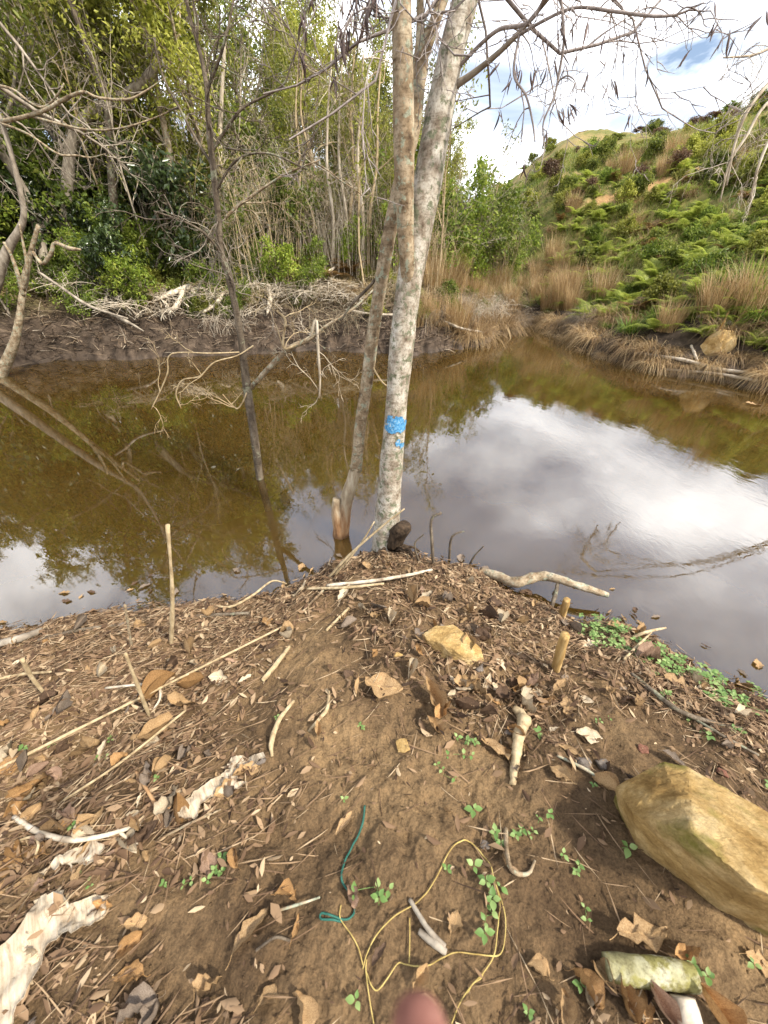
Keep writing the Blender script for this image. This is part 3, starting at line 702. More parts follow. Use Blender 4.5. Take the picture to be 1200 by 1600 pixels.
for i, (x, y, sd) in enumerate(spots(69, 60, D2(13), D2(54), 15, 34, 0.9)):
    z = gz(x, y); px, _ = bearing((x, y, z+0.4)); k = int(r.choice([0, 1, 1, 2, 3]))
    place(K['hillbush'][k], 'ridge_bush', (x, y, z-0.05), f'{("green", "olive", "yellowish", "brown")[k]} scrub bush near the hill crest, {side_words(px)}', 'bush', 'scrub near the hill crest', R_(0, 6.28), (R_(.4, 1.1), R_(.4, 1.1), R_(.25, .75)))
def put_grass(lst, kind, name, cat, group=None):
    for i, (px, py, sc, lb) in enumerate(lst):
        p = Pg(px, py); tag(obj(name, G[kind][i % len(G[kind])], None, p-np.array([0, 0, .05]), (0, 0, R_(0, 6.28)), sc), lb, cat, group)
put_grass([(768, 508, 1.5, 'largest tan mound of drooping dead grass at the pond head'), (800, 498, 1.2, 'right-hand grey mound of drooping dead grass at the pond head'), (735, 522, 1.1, 'left-hand tan mound of drooping dead grass at the pond head'), (925, 500, 1.0, 'grey dead grass mound right of the pond head'), (960, 498, 1.0, 'grey dead grass mound beside the green tuft')], 'grey', 'dead_grass_mound', 'grass')
put_grass([(690, 460, 1.25, 0), (705, 452, 1.4, 0), (722, 448, 1.3, 0), (676, 455, 1.1, 0), (745, 440, 1.3, 0), (700, 430, 1.4, 0), (725, 420, 1.3, 0), (880, 480, 1.2, 0), (895, 470, 1.3, 0), (840, 470, 1.1, 0), (660, 440, 1.1, 0)] and [(x_, y_, s_, 'tall orange-brown dry grass right of the pale tree' if x_ < 800 else 'upright orange-brown dry grass left of the ferns') for x_, y_, s_ in [(690, 460, 1.25), (705, 452, 1.4), (722, 448, 1.3), (676, 455, 1.1), (745, 440, 1.3), (700, 430, 1.4), (725, 420, 1.3), (880, 480, 1.2), (895, 470, 1.3), (840, 470, 1.1), (660, 440, 1.1)]], 'orange', 'tall_dry_grass_tuft', 'grass', 'tall dry grass')
put_grass([(x_, y_, s_, 'bright green grass mound on the left bank slope' if x_ < 600 else 'lush green grass at the right edge') for x_, y_, s_ in [(400, 375, 1.6), (420, 372, 1.8), (440, 370, 1.8), (460, 372, 1.6), (425, 360, 1.8), (450, 358, 1.6), (1030, 505, 1.1), (1055, 500, 1.1), (1150, 470, 1.4), (1180, 480, 1.5), (1195, 460, 1.5), (1130, 450, 1.4), (1175, 440, 1.5), (1195, 500, 1.3)]], 'green', 'green_grass_tuft', 'grass', 'bright green grass mounds')
put_grass([(x_, y_, s_, 'straw-coloured grass at the mud edge right of the trunks' if x_ > 640 else 'straw-coloured grass tuft on the left bank') for x_, y_, s_ in [(665, 500, .8), (690, 505, .8), (720, 505, .9), (745, 512, .9), (770, 505, .9), (660, 475, 1), (560, 460, 1), (520, 455, .9), (480, 452, .9), (440, 440, 1), (230, 470, .9), (150, 450, .9), (380, 470, .8)]], 'straw', 'straw_tuft', 'grass', 'straw tufts of the far bank')
for i, (px, py) in enumerate([(445, 425), (470, 430), (500, 425), (520, 432), (545, 430), (480, 410), (515, 412), (1000, 490), (905, 450)]):
    p = Pg(px, py); e = empty('fern', p-np.array([0, 0, .03]), 'rust brown withered fern on the bank behind the slender tree' if px < 600 else 'rust brown withered fern at the foot of the right slope', 'fern', 'withered ferns', R_(0, 6.28), R_(.7, 1.0))
    for q in range(9): obj('frond', FRD[0], e, (0, 0, 0), (0, -R_(-.1, .6), q*.7+R_(-.2, .2)), R_(.7, 1.1))
# grass of the hillside, too fine to count
mb = MB(); n = 62000
a = rng.uniform(D2(12), D2(55), n*3); Rr = np.sqrt(rng.uniform(9**2, 34**2, n*3)); X, Y = Rr*np.sin(a), Rr*np.cos(a)
sd = pond_sd(X, Y); ok = (sd > 1.0) & (on_strip(X, Y) > .7); X, Y = X[ok][:n], Y[ok][:n]; Z = hgt(X, Y); n = len(X)
dd = np.stack([rng.normal(size=n)*.5, rng.normal(size=n)*.5, np.ones(n)], 1)
patch = fbm(X*.35, Y*.35, s=33, o=3)
blades(mb, np.stack([X, Y, Z-0.02], 1), dd, rng.uniform(.2, .6, n)*(1+.5*patch), rng.uniform(.010, .026, n), rng.uniform(.3, 1.0, n), np.clip(.55+.55*patch+rng.normal(size=n)*.28, 0, 1), 2)
o = obj('hillside_grass', mb.build('hillside_grass', M['grass'])); o['kind'] = 'stuff'; tag(o, 'patchy green and yellowish grass covering the right-hand hillside', 'grass')
# fine dead sticks and leaf bits on the mud of the left bank
mb = MB(); n = 15000
a = rng.uniform(D2(-52), D2(20), n*6); Rr = rng.uniform(9, 19, n*6); X, Y = Rr*np.sin(a), Rr*np.cos(a)
sd = pond_sd(X, Y); ok = (sd > 0.03) & (sd < 3.2); X, Y = X[ok][:n], Y[ok][:n]; Z = hgt(X, Y); n = len(X)
dd = np.stack([rng.normal(size=n), rng.normal(size=n), np.abs(rng.normal(size=n))*.35], 1)
blades(mb, np.stack([X, Y, Z+0.01], 1), dd, rng.uniform(.12, .5, n), rng.uniform(.008, .03, n), rng.uniform(.0, .6, n), np.clip(rng.normal(.42, .28, n), 0, 1), 2)
o = obj('bank_litter', mb.build('bank_litter', M['bank_sticks'])); o['kind'] = 'stuff'; tag(o, 'fine grey-brown sticks and dead leaf bits strewn over the left mud bank', 'litter')

# ------------------------------------------------------------------ hero trees
def wpath(pts, n):
    "(px, py, Y, width in px) -> world points and radii"
    Q = []
    for px, py, Y, w in pts:
        r0 = ray(px, py); t = Y/r0[1]; p = CAMP+t*r0; Q.append([*p, w*0.5*t/FPX])
    S = spline(Q, n); return S[:, :3], np.maximum(S[:, 3], 0.0008)
def hero_part(name, parent, pts, n, k, mat, nz=(0.08, 9), seed=0, cap=True, prof=None):
    P, R = wpath(pts, n); V, F = tube(P, R, k, cap, nz, seed, prof)
    b = np.array(parent.location)
    return obj(name, mesh(name, V-b, F, True, None, mat), parent), P, R
def add_twigs(parent, P, n, L, rad, mat, seed, grav=-0.06, levels=2, nch=(5, 3), name='twig', lo=0.2, hi=1.0, outward=None, wig=0.22):
    r = np.random.default_rng(seed); b = np.array(parent.location); res = []
    for i in range(n):
        k = int(np.clip(r.uniform(lo, hi)*(len(P)-1), 0, len(P)-2)); p = P[k]
        d = rand_dir(r, 1)[0]*0.9+np.array([0, 0, 0.1])
        if outward is not None: d = d*0.7+np.array(outward)
        sk = grow(r, L*r.uniform(0.5, 1.2), rad*r.uniform(0.6, 1.2), levels, nch, 0.5, 0.7, wig, grav, d, 0.25, (7, 5, 4, 3))
        mb = MB()
        for lev, Q, R, lb in sk:
            V, F = tube(Q, R, (4, 3, 3, 3)[lev], False); mb.add(V+p-b, F)
        obj(name, mb.build(name, mat), parent); res.append([q[1]+p for q in sk])
    return res

def pod_mesh(seed):
    r = np.random.default_rng(seed); f = np.linspace(0, 1, 7)
    P = np.stack([0.006*np.sin(f*3+seed), 0.004*np.cos(f*4+seed), -f*0.062], 1); R = 0.0042*np.sin(np.clip(f, .04, .97)*math.pi)**0.6
    V, F = tube(P, R, 5, True); V[:, 1] *= 0.55
    return mesh('pod', V, F, True, np.full(len(V), 0.2+0.3*seed), M['pod'])
PODS = [pod_mesh(i) for i in range(3)]

# central pale tree with the blue paint mark
base = Pz(604, 862, 0.0)
T1 = empty('pale_tree', base, 'pale lichen-spotted tree with a blue paint mark, rooted at the water edge', 'tree')
def flare(t, a): return 1+0.45*np.exp(-t/0.035)*(0.6+0.5*np.cos(3*a+0.6)) + 0.0*a
tr, P1, R1 = hero_part('trunk', T1, [(604, 880, 2.40, 44), (603, 855, 2.43, 43), (604, 825, 2.45, 40), (607, 790, 2.46, 38), (612, 720, 2.47, 36), (617, 660, 2.48, 35), (624, 580, 2.5, 36),
    (632, 500, 2.52, 38), (640, 440, 2.53, 40), (650, 380, 2.55, 43), (663, 310, 2.57, 45), (675, 240, 2.6, 45), (690, 160, 2.62, 43), (706, 80, 2.65, 41),
    (722, 20, 2.68, 41), (742, -60, 2.72, 38), (775, -220, 2.8, 32), (800, -420, 2.9, 24)], 220, 36, M['bark_pale'], (0.07, 8), 1, prof=flare)
second, P2, R2 = hero_part('trunk', T1, [(643, 500, 2.53, 14), (640, 455, 2.51, 22), (636, 400, 2.48, 24), (633, 350, 2.47, 27), (632, 290, 2.46, 31), (631, 220, 2.46, 33), (630, 120, 2.46, 33), (628, 20, 2.46, 31),
    (625, -100, 2.48, 29), (615, -260, 2.55, 24), (600, -420, 2.6, 18)], 150, 28, M['bark_tan'], (0.07, 9), 2)
second['label'] = 'browner left stem forking from the pale trunk'
# blue paint: a thin ragged skin of paint on the trunk
def paint(parent, P, R, y0, y1, seed, a0, a1, thr):
    px = proj(P); i0 = int(np.argmin(abs(px[:, 1]-y1))); i1 = int(np.argmin(abs(px[:, 1]-y0)))
    S = spline(np.hstack([P[i0:i1+1], R[i0:i1+1, None]]), 70); k = 60
    T = np.gradient(S[:, :3], axis=0); T = unit(T)
    tocam = unit(CAMP-S[:, :3]); u = unit(tocam-T*np.sum(tocam*T, 1)[:, None]); w = np.cross(T, u)
    a = np.linspace(a0, a1, k)
    V = S[:, None, :3]+(u[:, None]*np.cos(a)[None, :, None]+w[:, None]*np.sin(a)[None, :, None])*S[:, None, 3:4]
    d = 1+0.07*fbm(V[..., 0]*8, V[..., 1]*8, V[..., 2]*4, s=1, o=4)
    V = S[:, None, :3]+(V-S[:, None, :3])*d[..., None]
    V = V+unit(V-S[:, None, :3])*0.0045
    fi = np.linspace(-1, 1, 70)[:, None]; fa = np.linspace(-1, 1, k)[None, :]
    keep = (1.15-fi**4*1.0-np.abs(fa)**5*1.0+0.75*fbm(V[..., 0]*60, V[..., 1]*60, V[..., 2]*60, s=seed, o=3)) > thr
    F = []
    for i in range(69):
        for j in range(k-1):
            if keep[i, j] and keep[i+1, j] and keep[i, j+1]: b = i*k+j; F.append((b, b+1, b+k+1, b+k))
    b = np.array(parent.location)
    used, inv = np.unique(np.array(F), return_inverse=True)
    return obj('paint_mark', mesh('paint_mark', V.reshape(-1, 3)[used]-b, inv.reshape(-1, 4), True, None, M['paint_blue']), parent)
m, nd, lk = new_mat('paint_blue')
c = ramp(nd, lk, noise(nd, lk, 60, 5, 0.7, obj_co(nd)), [(0.34, (0.03, 0.11, 0.22)), (0.47, (0.045, 0.20, 0.38)), (0.58, (0.12, 0.29, 0.45)), (0.66, (0.38, 0.39, 0.35))])
M['paint_blue'] = finish(m, nd, lk, c, 0.6, noise(nd, lk, 120, 4, 0.6, obj_co(nd)), 0.3, 0.003)
pm = paint(T1, P1, R1, 647, 672, 4, -1.0, 1.3, 0.40); pm['label'] = 'bright blue paint band'
pm = paint(T1, P1, R1, 676, 698, 5, 0.1, 1.25, 0.95); pm['label'] = 'small blue paint fleck under the band'
# sawn knob and dark root mass at the foot
kp = spline([[*PY(612, 852, 2.38), 0.055], [*PY(622, 836, 2.36), 0.062], [*PY(629, 826, 2.34), 0.062], [*PY(631, 819, 2.335), 0.045]], 14)
V, F = tube(kp[:, :3], kp[:, 3], 16, True, (0.30, 22), 8); o = obj('cut_knob', mesh('cut_knob', V-base, F, True, None, M['root_dark']), T1); o['label'] = 'dark sawn-off knob at the foot'
r = np.random.default_rng(91)
for i in range(15):
    a = r.uniform(-2.6, 0.3); p0 = base+np.array([math.cos(a)*.09, math.sin(a)*.09, r.uniform(0.02, .07)])
    L = r.uniform(0.12, 0.34); q = p0+np.array([math.cos(a), math.sin(a), 0])*L; q[2] = gz(q[0], q[1])+0.01
    mid = (p0+q)/2; mid[2] = max(gz(mid[0], mid[1]), 0)+0.035
    S = spline([p0, mid+r.normal(size=3)*.015, q], 10); V, F = tube(S, np.linspace(.016, .004, 10)*r.uniform(.6, 1.3), 6, True, (0.2, 30), i)
    obj('root', mesh('root', V-base, F, True, None, M['root_dark']), T1)
# branches to the upper right, with hanging twigs and pods
br_pts = [
    [(704, 138, 2.62, 11.22), (735, 118, 2.58, 9.24), (775, 86, 2.5, 8.25), (810, 52, 2.42, 7.26), (838, 20, 2.38, 5.94), (870, -20, 2.3, 5.28), (900, -70, 2.3, 3.96)],
    [(712, 110, 2.64, 5.94), (745, 75, 2.55, 5.61), (780, 46, 2.46, 5.94), (820, 38, 2.4, 5.94), (845, 10, 2.36, 6.6), (856, -25, 2.3, 5.94), (860, -80, 2.3, 4.62)],
    [(800, 62, 2.44, 4.62), (850, 32, 2.36, 4.62), (900, 12, 2.3, 4.62), (960, 18, 2.25, 4.62), (1020, 25, 2.2, 4.29), (1060, 22, 2.18, 3.3), (1100, 4, 2.15, 1.98)],
    [(812, 50, 2.42, 3.96), (803, 115, 2.38, 3.96), (822, 150, 2.36, 3.3), (832, 190, 2.35, 2.64), (836, 222, 2.35, 1.98)],
    [(876, -10, 2.3, 4.62), (881, 60, 2.3, 4.29), (874, 112, 2.3, 3.96), (866, 150, 2.3, 3.3), (850, 188, 2.3, 2.64), (848, 212, 2.3, 1.98)],
]
pods_total = 0
for bi, bp in enumerate(br_pts):
    o, PB, RB = hero_part('branch', T1, bp, 40, 8, M['twig_mauve'] if bi else M['bark_grey'], (0.08, 30), bi+20)
    r = np.random.default_rng(600+bi)
    for q in range((6, 8, 13, 2, 4)[bi]):
        k = int(r.uniform(0.3, 0.98)*39); p = PB[k]; L = r.uniform(0.12, 0.42)
        d = unit(np.array([r.uniform(0.0, 1.0), r.normal()*.5, r.uniform(-.3, .7)])); pts = [p]
        hook = r.random() < 0.5
        for s_ in range(11):
            d = unit(d+np.array([0, 0, -0.25 if (s_ < 8 or not hook) else 0.6])+r.normal(size=3)*0.17); pts.append(pts[-1]+d*L/11)
        pts = np.array(pts); mb = MB(); V, F = tube(pts, np.linspace(0.0030, 0.0010, 12)*r.uniform(.7, 1.2), 4, False); mb.add(V-base, F)
        tips = [pts[-1]]
        for b2 in range(r.integers(1, 4)):
            k2 = r.integers(3, 11); dd = unit(d+r.normal(size=3)*.7+np.array([0, 0, -.5])); Q = pts[k2]+dd*np.linspace(0, 1, 5)[:, None]*r.uniform(.04, .13)+np.cumsum(r.normal(size=(5, 3))*.004, 0)*np.array([[0], [1], [1], [1], [1]])
            V, F = tube(Q, np.linspace(.0022, .001, 5), 3, False); mb.add(V-base, F); tips.append(Q[-1])
        tw = obj('twig', mb.build('twig', M['twig_mauve']), T1)
        for tp in tips:
            if r.random() < 0.5:
                for _ in range(r.integers(1, 4)):
                    obj('pod', PODS[r.integers(0, 3)], tw, tp-base+r.normal(size=3)*.004, (r.normal()*.35, r.normal()*.35, r.uniform(0, 6.28)), r.uniform(.6, 1.25))
# dark pods left of the trunks, hanging from twigs of the left stem
r = np.random.default_rng(640)
for q in range(11):
    p = PY(622, r.uniform(-160, 60), 2.46); e = PY(r.uniform(470, 605), r.uniform(-40, 60), r.uniform(2.3, 2.7))
    mid = (p+e)/2+np.array([0, 0, .08]); S = spline([p, mid, e, e+np.array([-.02, 0, -.09])], 14)+np.cumsum(r.normal(size=(14, 3))*.004, 0)*(np.arange(14) > 0)[:, None]
    V, F = tube(S, np.linspace(.0035, .0013, 14), 4, False)
    tw = obj('twig', mesh('twig', V-base, F, True, None, M['twig_mauve']), T1)
    for _ in range(9):
        k = r.integers(6, 14)
        obj('pod', PODS[r.integers(0, 3)], tw, S[k]-base+r.normal(size=3)*.006, (r.normal()*.3, r.normal()*.3, r.uniform(0, 6.28)), r.uniform(.7, 1.5))
for PP, rd in ((P1, 0.03), (P2, .02)):      # crown above the frame
    add_twigs(T1, PP, 7, 1.3, 0.010, M['twig_mauve'], 650+int(rd*100), 0.05, 3, (5, 4, 3), 'branch', 0.82, 1.0)

m, nd, lk = new_mat('foot_bark'); co = obj_co(nd); sz = nd.new('ShaderNodeSeparateXYZ'); lk.new(co, sz.inputs[0]); mpf = nd.new('ShaderNodeMapping'); mpf.inputs['Scale'].default_value = (1, 1, .25); lk.new(co, mpf.inputs[0])
nf_ = noise(nd, lk, 26, 6, .65, mpf.outputs[0]); ca = ramp(nd, lk, nf_, [(0.3, (0.15, 0.075, 0.035)), (0.5, (0.34, 0.185, 0.085)), (0.75, (0.46, 0.31, 0.17))]); cb_ = ramp(nd, lk, nf_, [(0.3, (0.12, 0.085, 0.05)), (0.5, (0.30, 0.235, 0.15)), (0.75, (0.46, 0.40, 0.29))])
ff = ramp(nd, lk, math_(nd, lk, 'ADD', sz.outputs[2], math_(nd, lk, 'MULTIPLY', math_(nd, lk, 'SUBTRACT', nf_, .5), .35)), [(0.12, (0, 0, 0)), (0.36, (1, 1, 1))]); cw = ramp(nd, lk, sz.outputs[2], [(0.0, (.35, .33, .3)), (.05, (1, 1, 1))])
M['foot_bark'] = finish(m, nd, lk, mix(nd, lk, 1.0, mix(nd, lk, ff, ca, cb_), cw, 'MULTIPLY'), .85, nf_, .5, .008)
# slender tree beside it, with the orange debarked foot
b2 = Pz(532, 834, 0.0)
T2 = empty('slender_tree', b2, 'slender tan tree with an orange debarked foot, left of the pale tree', 'tree')
_, P3, R3 = hero_part('trunk', T2, [(556, 735, 2.685, 18), (563, 670, 2.7, 18), (573, 600, 2.72, 19), (583, 520, 2.75, 20), (594, 450, 2.78, 21), (605, 385, 2.8, 22),
    (618, 320, 2.83, 22), (632, 260, 2.86, 23), (645, 200, 2.9, 23), (652, 140, 2.92, 24), (658, 90, 2.95, 23), (657, 40, 2.97, 13), (655, -60, 3.0, 11), (650, -200, 3.05, 8)], 150, 20, M['bark_tan'], (0.07, 10), 31)
o, _, _ = hero_part('foot', T2, [(529, 860, 2.62, 27), (532, 838, 2.66, 25), (536, 806, 2.67, 23), (543, 775, 2.675, 20), (550, 752, 2.68, 18.5), (557, 730, 2.687, 17.6)], 46, 20, M['foot_bark'], (0.10, 14), 32); o['label'] = 'orange debarked foot of the stem'
o, _, _ = hero_part('cut_stub', T2, [(531, 838, 2.65, 16), (527, 815, 2.645, 16), (525, 795, 2.64, 15), (525, 779, 2.64, 12)], 14, 12, M['foot_bark'], (0.2, 20), 33)
hero_part('fork', T2, [(657, 100, 2.95, 16), (668, 66, 2.95, 19), (680, 32, 2.97, 17), (692, 0, 3.0, 17), (715, -60, 3.05, 15), (745, -170, 3.1, 11)], 40, 14, M['bark_tan'], (0.07, 12), 34)
add_twigs(T2, P3, 5, 1.0, 0.012, M['twig_mauve'], 661, 0.04, 3, (5, 4, 3), 'branch', 0.9, 1.0)
hero_part('twig', T2, [(578, 560, 2.73, 4), (586, 580, 2.7, 3), (600, 600, 2.66, 2.5), (614, 605, 2.6, 1.5)], 12, 5, M['twig_straw'])
hero_part('twig', T2, [(600, 420, 2.79, 5), (575, 450, 2.76, 5), (550, 475, 2.72, 4), (533, 500, 2.7, 3)], 12, 5, M['bark_dark'])

# dark slender tree standing in the pond
b3 = Pz(406, 748, 0.0); YT = float(b3[1])
T3 = empty('pond_tree', b3, 'dark slender leafless tree standing in the pond, left of centre', 'tree')
_, P4, R4 = hero_part('trunk', T3, [(412, 790, YT-.05, 11.34), (406, 748, YT, 11.34), (400, 700, YT, 12.1), (391, 640, YT, 12.85), (384, 590, YT, 12.85), (378, 540, YT, 10.58), (369, 485, YT, 9.83), (356, 430, YT, 9.83), (345, 390, YT, 9.83),
    (341, 340, YT, 9.83), (335, 280, YT, 9.07), (329, 225, YT, 9.07), (325, 175, YT, 8.32), (322, 130, YT, 6.8), (312, 80, YT, 6.05), (298, 30, YT, 5.29), (285, -30, YT, 4.54), (270, -110, YT, 3.02)], 150, 14, M['bark_dark'], (0.08, 14), 41)
hb = [
    ([(392, 606, YT, 7.92), (418, 578, YT-.05, 8.64), (450, 546, YT-.1, 8.64), (482, 530, YT-.1, 7.2), (512, 508, YT-.1, 4.32), (555, 480, YT-.05, 3.6), (596, 440, YT, 2.16)], 'bark_tan'),
    ([(484, 530, YT-.1, 4.32), (494, 500, YT-.12, 4.32), (497, 545, YT-.12, 4.32), (500, 590, YT-.12, 3.6), (499, 622, YT-.12, 2.52)], 'bark_white'),
    ([(470, 535, YT-.1, 3.6), (445, 545, YT-.15, 3.6), (443, 525, YT-.15, 3.6), (446, 500, YT-.15, 3.6), (432, 485, YT-.15, 2.88)], 'twig_straw'),
    ([(396, 540, YT, 2.1), (370, 556, YT-.05, 1.95), (335, 566, YT-.1, 1.8), (312, 588, YT-.12, 2.16), (285, 594, YT-.12, 2.16), (275, 615, YT-.12, 2.16), (283, 638, YT-.12, 1.62)], 'twig_straw'),
    ([(384, 550, YT, 2.16), (330, 552, YT-.1, 2.16), (268, 553, YT-.15, 2.16), (262, 582, YT-.15, 2.16), (250, 612, YT-.15, 1.89), (236, 640, YT-.15, 1.35)], 'twig_straw'),
    ([(388, 600, YT, 2.7), (383, 620, YT-.05, 2.16), (372, 638, YT-.06, 2.16), (362, 632, YT-.06, 1.62), (348, 616, YT-.06, 1.35)], 'twig_straw'),
    ([(330, 240, YT, 5.04), (345, 215, YT, 5.04), (365, 185, YT-.05, 4.32), (385, 165, YT-.05, 3.6), (440, 135, YT-.1, 2.88), (455, 100, YT-.1, 2.16)], 'bark_dark'),
    ([(333, 260, YT, 4.32), (305, 215, YT+.05, 4.32), (282, 172, YT+.05, 3.6), (255, 120, YT+.1, 2.88), (240, 60, YT+.1, 2.16)], 'bark_dark'),
    ([(336, 300, YT, 3.6), (370, 250, YT-.1, 3.6), (420, 240, YT-.15, 2.88), (480, 265, YT-.2, 2.16)], 'bark_dark'),
    ([(345, 395, YT, 3.6), (320, 365, YT-.1, 3.6), (285, 345, YT-.15, 2.88), (240, 330, YT-.2, 2.16)], 'bark_dark'),
    ([(352, 340, YT, 4.32), (375, 320, YT, 4.32), (410, 295, YT-.05, 3.6), (450, 270, YT-.1, 2.88), (500, 250, YT-.1, 2.16)], 'bark_tan'),
    ([(323, 140, YT, 5.04), (338, 105, YT-.05, 4.32), (352, 60, YT-.1, 3.6), (365, 0, YT-.1, 2.88), (370, -60, YT-.1, 2.16)], 'bark_dark'),
]
for i, (pp, mt) in enumerate(hb):
    o, PB, RB = hero_part('branch', T3, pp, 26, 7, M[mt], (0.1, 25), 700+i)
    add_twigs(T3, PB, 3 if i in (3, 4, 5) else 5, 0.42, 0.005, M[mt], 720+i, -0.02, 2, (4, 3), 'twig', 0.25, 1.0)
add_twigs(T3, P4, 16, 0.5, 0.0055, M['bark_grey'], 760, 0.0, 2, (5, 3), 'twig', 0.25, 0.62)
add_twigs(T3, P4, 9, 0.9, 0.008, M['bark_dark'], 761, 0.06, 3, (5, 4, 3), 'twig', 0.6, 1.0)

# pale leaning tree at the left edge of the pond
b4 = Pz(2, 588, 0.0); YL = float(b4[1])
T4 = empty('leaning_tree', b4, 'pale broken tree leaning out of the water at the left edge', 'tree')
hero_part('trunk', T4, [(-14, 615, YL-.1, 18.36), (4, 580, YL, 15.64), (24, 530, YL, 11.56), (34, 470, YL+.05, 8.84), (38, 440, YL+.1, 9.52), (48, 395, YL+.1, 6.8), (60, 352, YL+.1, 5.44)], 50, 14, M['bark_tan'], (0.10, 6), 51)
for i, (pp, mt) in enumerate([
    ([(36, 462, YL+.05, 6.12), (28, 430, YL, 5.44), (18, 400, YL, 4.76), (6, 378, YL, 4.08)], 'bark_tan'),
    ([(36, 455, YL+.05, 4.76), (42, 420, YL, 4.08), (36, 380, YL, 3.4), (30, 350, YL, 2.72)], 'bark_tan'),
    ([(50, 392, YL+.1, 4.76), (66, 412, YL+.05, 5.44), (80, 395, YL, 5.44), (86, 380, YL, 4.76), (108, 388, YL-.05, 6.12), (126, 390, YL-.1, 3.4)], 'bark_tan'),
    ([(60, 425, YL+.1, 4.08), (90, 445, YL, 4.08), (140, 478, YL-.1, 4.08), (200, 498, YL-.15, 2.72)], 'bark_grey')]):
    hero_part('branch', T4, pp, 24, 8, M[mt], (0.15, 15), 800+i)
b5 = Pz(-26, 590, 0.0); YE = float(b5[1])+.15
T5 = empty('vine_hung_tree', b5, 'whitish curving tree at the left edge with long tan bare limbs', 'tree')
_, P5, _ = hero_part('trunk', T5, [(-44, 600, YE-.1, 16.8), (-26, 520, YE, 15.4), (-8, 450, YE, 14.7), (10, 395, YE, 12.6), (36, 345, YE, 9.1), (32, 300, YE, 7.7), (20, 250, YE, 7.0), (4, 195, YE, 7.0), (-20, 130, YE, 8.4), (-40, 20, YE, 7.0), (-50, -120, YE, 5.6)], 70, 14, M['bark_grey'], (0.08, 6), 61)
for i, pp in enumerate([
    [(2, 190, YE, 5.6), (40, 182, YE-.2, 5.6), (75, 170, YE-.3, 5.6), (100, 155, YE-.4, 5.0), (130, 144, YE-.5, 4.3), (155, 153, YE-.5, 3.7), (200, 155, YE-.5, 3.1), (228, 142, YE-.5, 2.5), (260, 120, YE-.5, 1)],
    [(-20, 130, YE, 3.7), (20, 140, YE-.2, 3.7), (50, 162, YE-.3, 3.1), (72, 166, YE-.3, 3.1), (92, 145, YE-.4, 2.5), (100, 130, YE-.4, 1.9)],
    [(0, 192, YE, 3.7), (45, 210, YE-.3, 3.1), (90, 240, YE-.5, 3.1), (120, 243, YE-.5, 2.5), (142, 246, YE-.5, 1.9), (165, 240, YE-.5, .8)],
    [(50, 182, YE-.2, 3.7), (90, 193, YE-.4, 3.1), (140, 203, YE-.5, 3.1), (190, 200, YE-.6, 2.5), (242, 184, YE-.6, 1.9), (280, 165, YE-.6, .8)]]):
    _, PB, _ = hero_part('limb', T5, pp, 36, 8, M['bark_tan'], (0.08, 15), 820+i)
    add_twigs(T5, PB, 4, 0.6, 0.008, M['bark_grey'], 830+i, 0.0, 2, (4, 3))
add_twigs(T5, P5, 8, 2.2, 0.03, M['bark_grey'], 840, 0.03, 3, (6, 4, 3), 'branch', 0.75, 1.0)

def one_trunk(name, label, px0, pts, mat, seed, twigs=6, cat='tree'):
    b = Pg(*px0); t = empty(name, b, label, cat)
    _, PB, _ = hero_part('trunk', t, [(*q[:2], float(b[1])+q[2], q[3]) for q in pts], 60, 10, M[mat], (0.1, 6), seed)
    add_twigs(t, PB, twigs, 1.4, 0.016, M[mat], seed+1, 0.03, 3, (5, 4, 3), 'branch', 0.35, 1.0)
    return t
one_trunk('leaning_tree', 'blackish straight trunk leaning left high over the left bank', (185, 430), [(187, 440, 0, 16), (178, 330, 0, 13), (172, 230, 0, 12), (168, 165, 0, 12), (150, 110, 0, 12), (128, 50, 0, 11), (105, -15, 0, 10), (80, -120, 0, 8)], 'bark_dark', 901)
one_trunk('arched_tree', 'thick lichen-grey trunk arching to the right over the left bank', (100, 425), [(100, 440, 0, 20), (104, 330, 0, 17), (108, 250, 0, 16), (122, 200, 0, 16), (155, 170, 0, 16), (200, 148, 0, 15), (236, 115, 0, 13), (252, 80, 0, 10), (262, 10, 0, 8), (280, -90, 0, 5)], 'bark_grey', 905)
for i, (x0, y0, x1, w) in enumerate([(565, 425, 562, 6), (553, 415, 548, 7), (541, 420, 530, 5), (576, 420, 590, 5), (520, 425, 512, 5), (500, 415, 470, 4), (350, 395, 346, 9), (470, 420, 462, 4)]):
    one_trunk('straight_tree', ('whitish straight bare trunk behind the central trees', 'pale slim bare trunk behind the central trees', 'crooked whitish bare stem behind the central trees')[i % 3] if i != 6 else 'pale mossy trunk just behind the dark pond tree', (x0, y0), [(x0, y0+6, 0, w*1.1), (x0+(x1-x0)*.3+3*(-1)**i, y0-80, 0, w), (x0+(x1-x0)*.6-4*(-1)**i, y0-160, 0, w*.85), (x1, y0-240, 0, w*.7), (x1+6, y0-340, 0, w*.5)], ('bark_white', 'twig_straw')[i % 2], 910+2*i, 4)

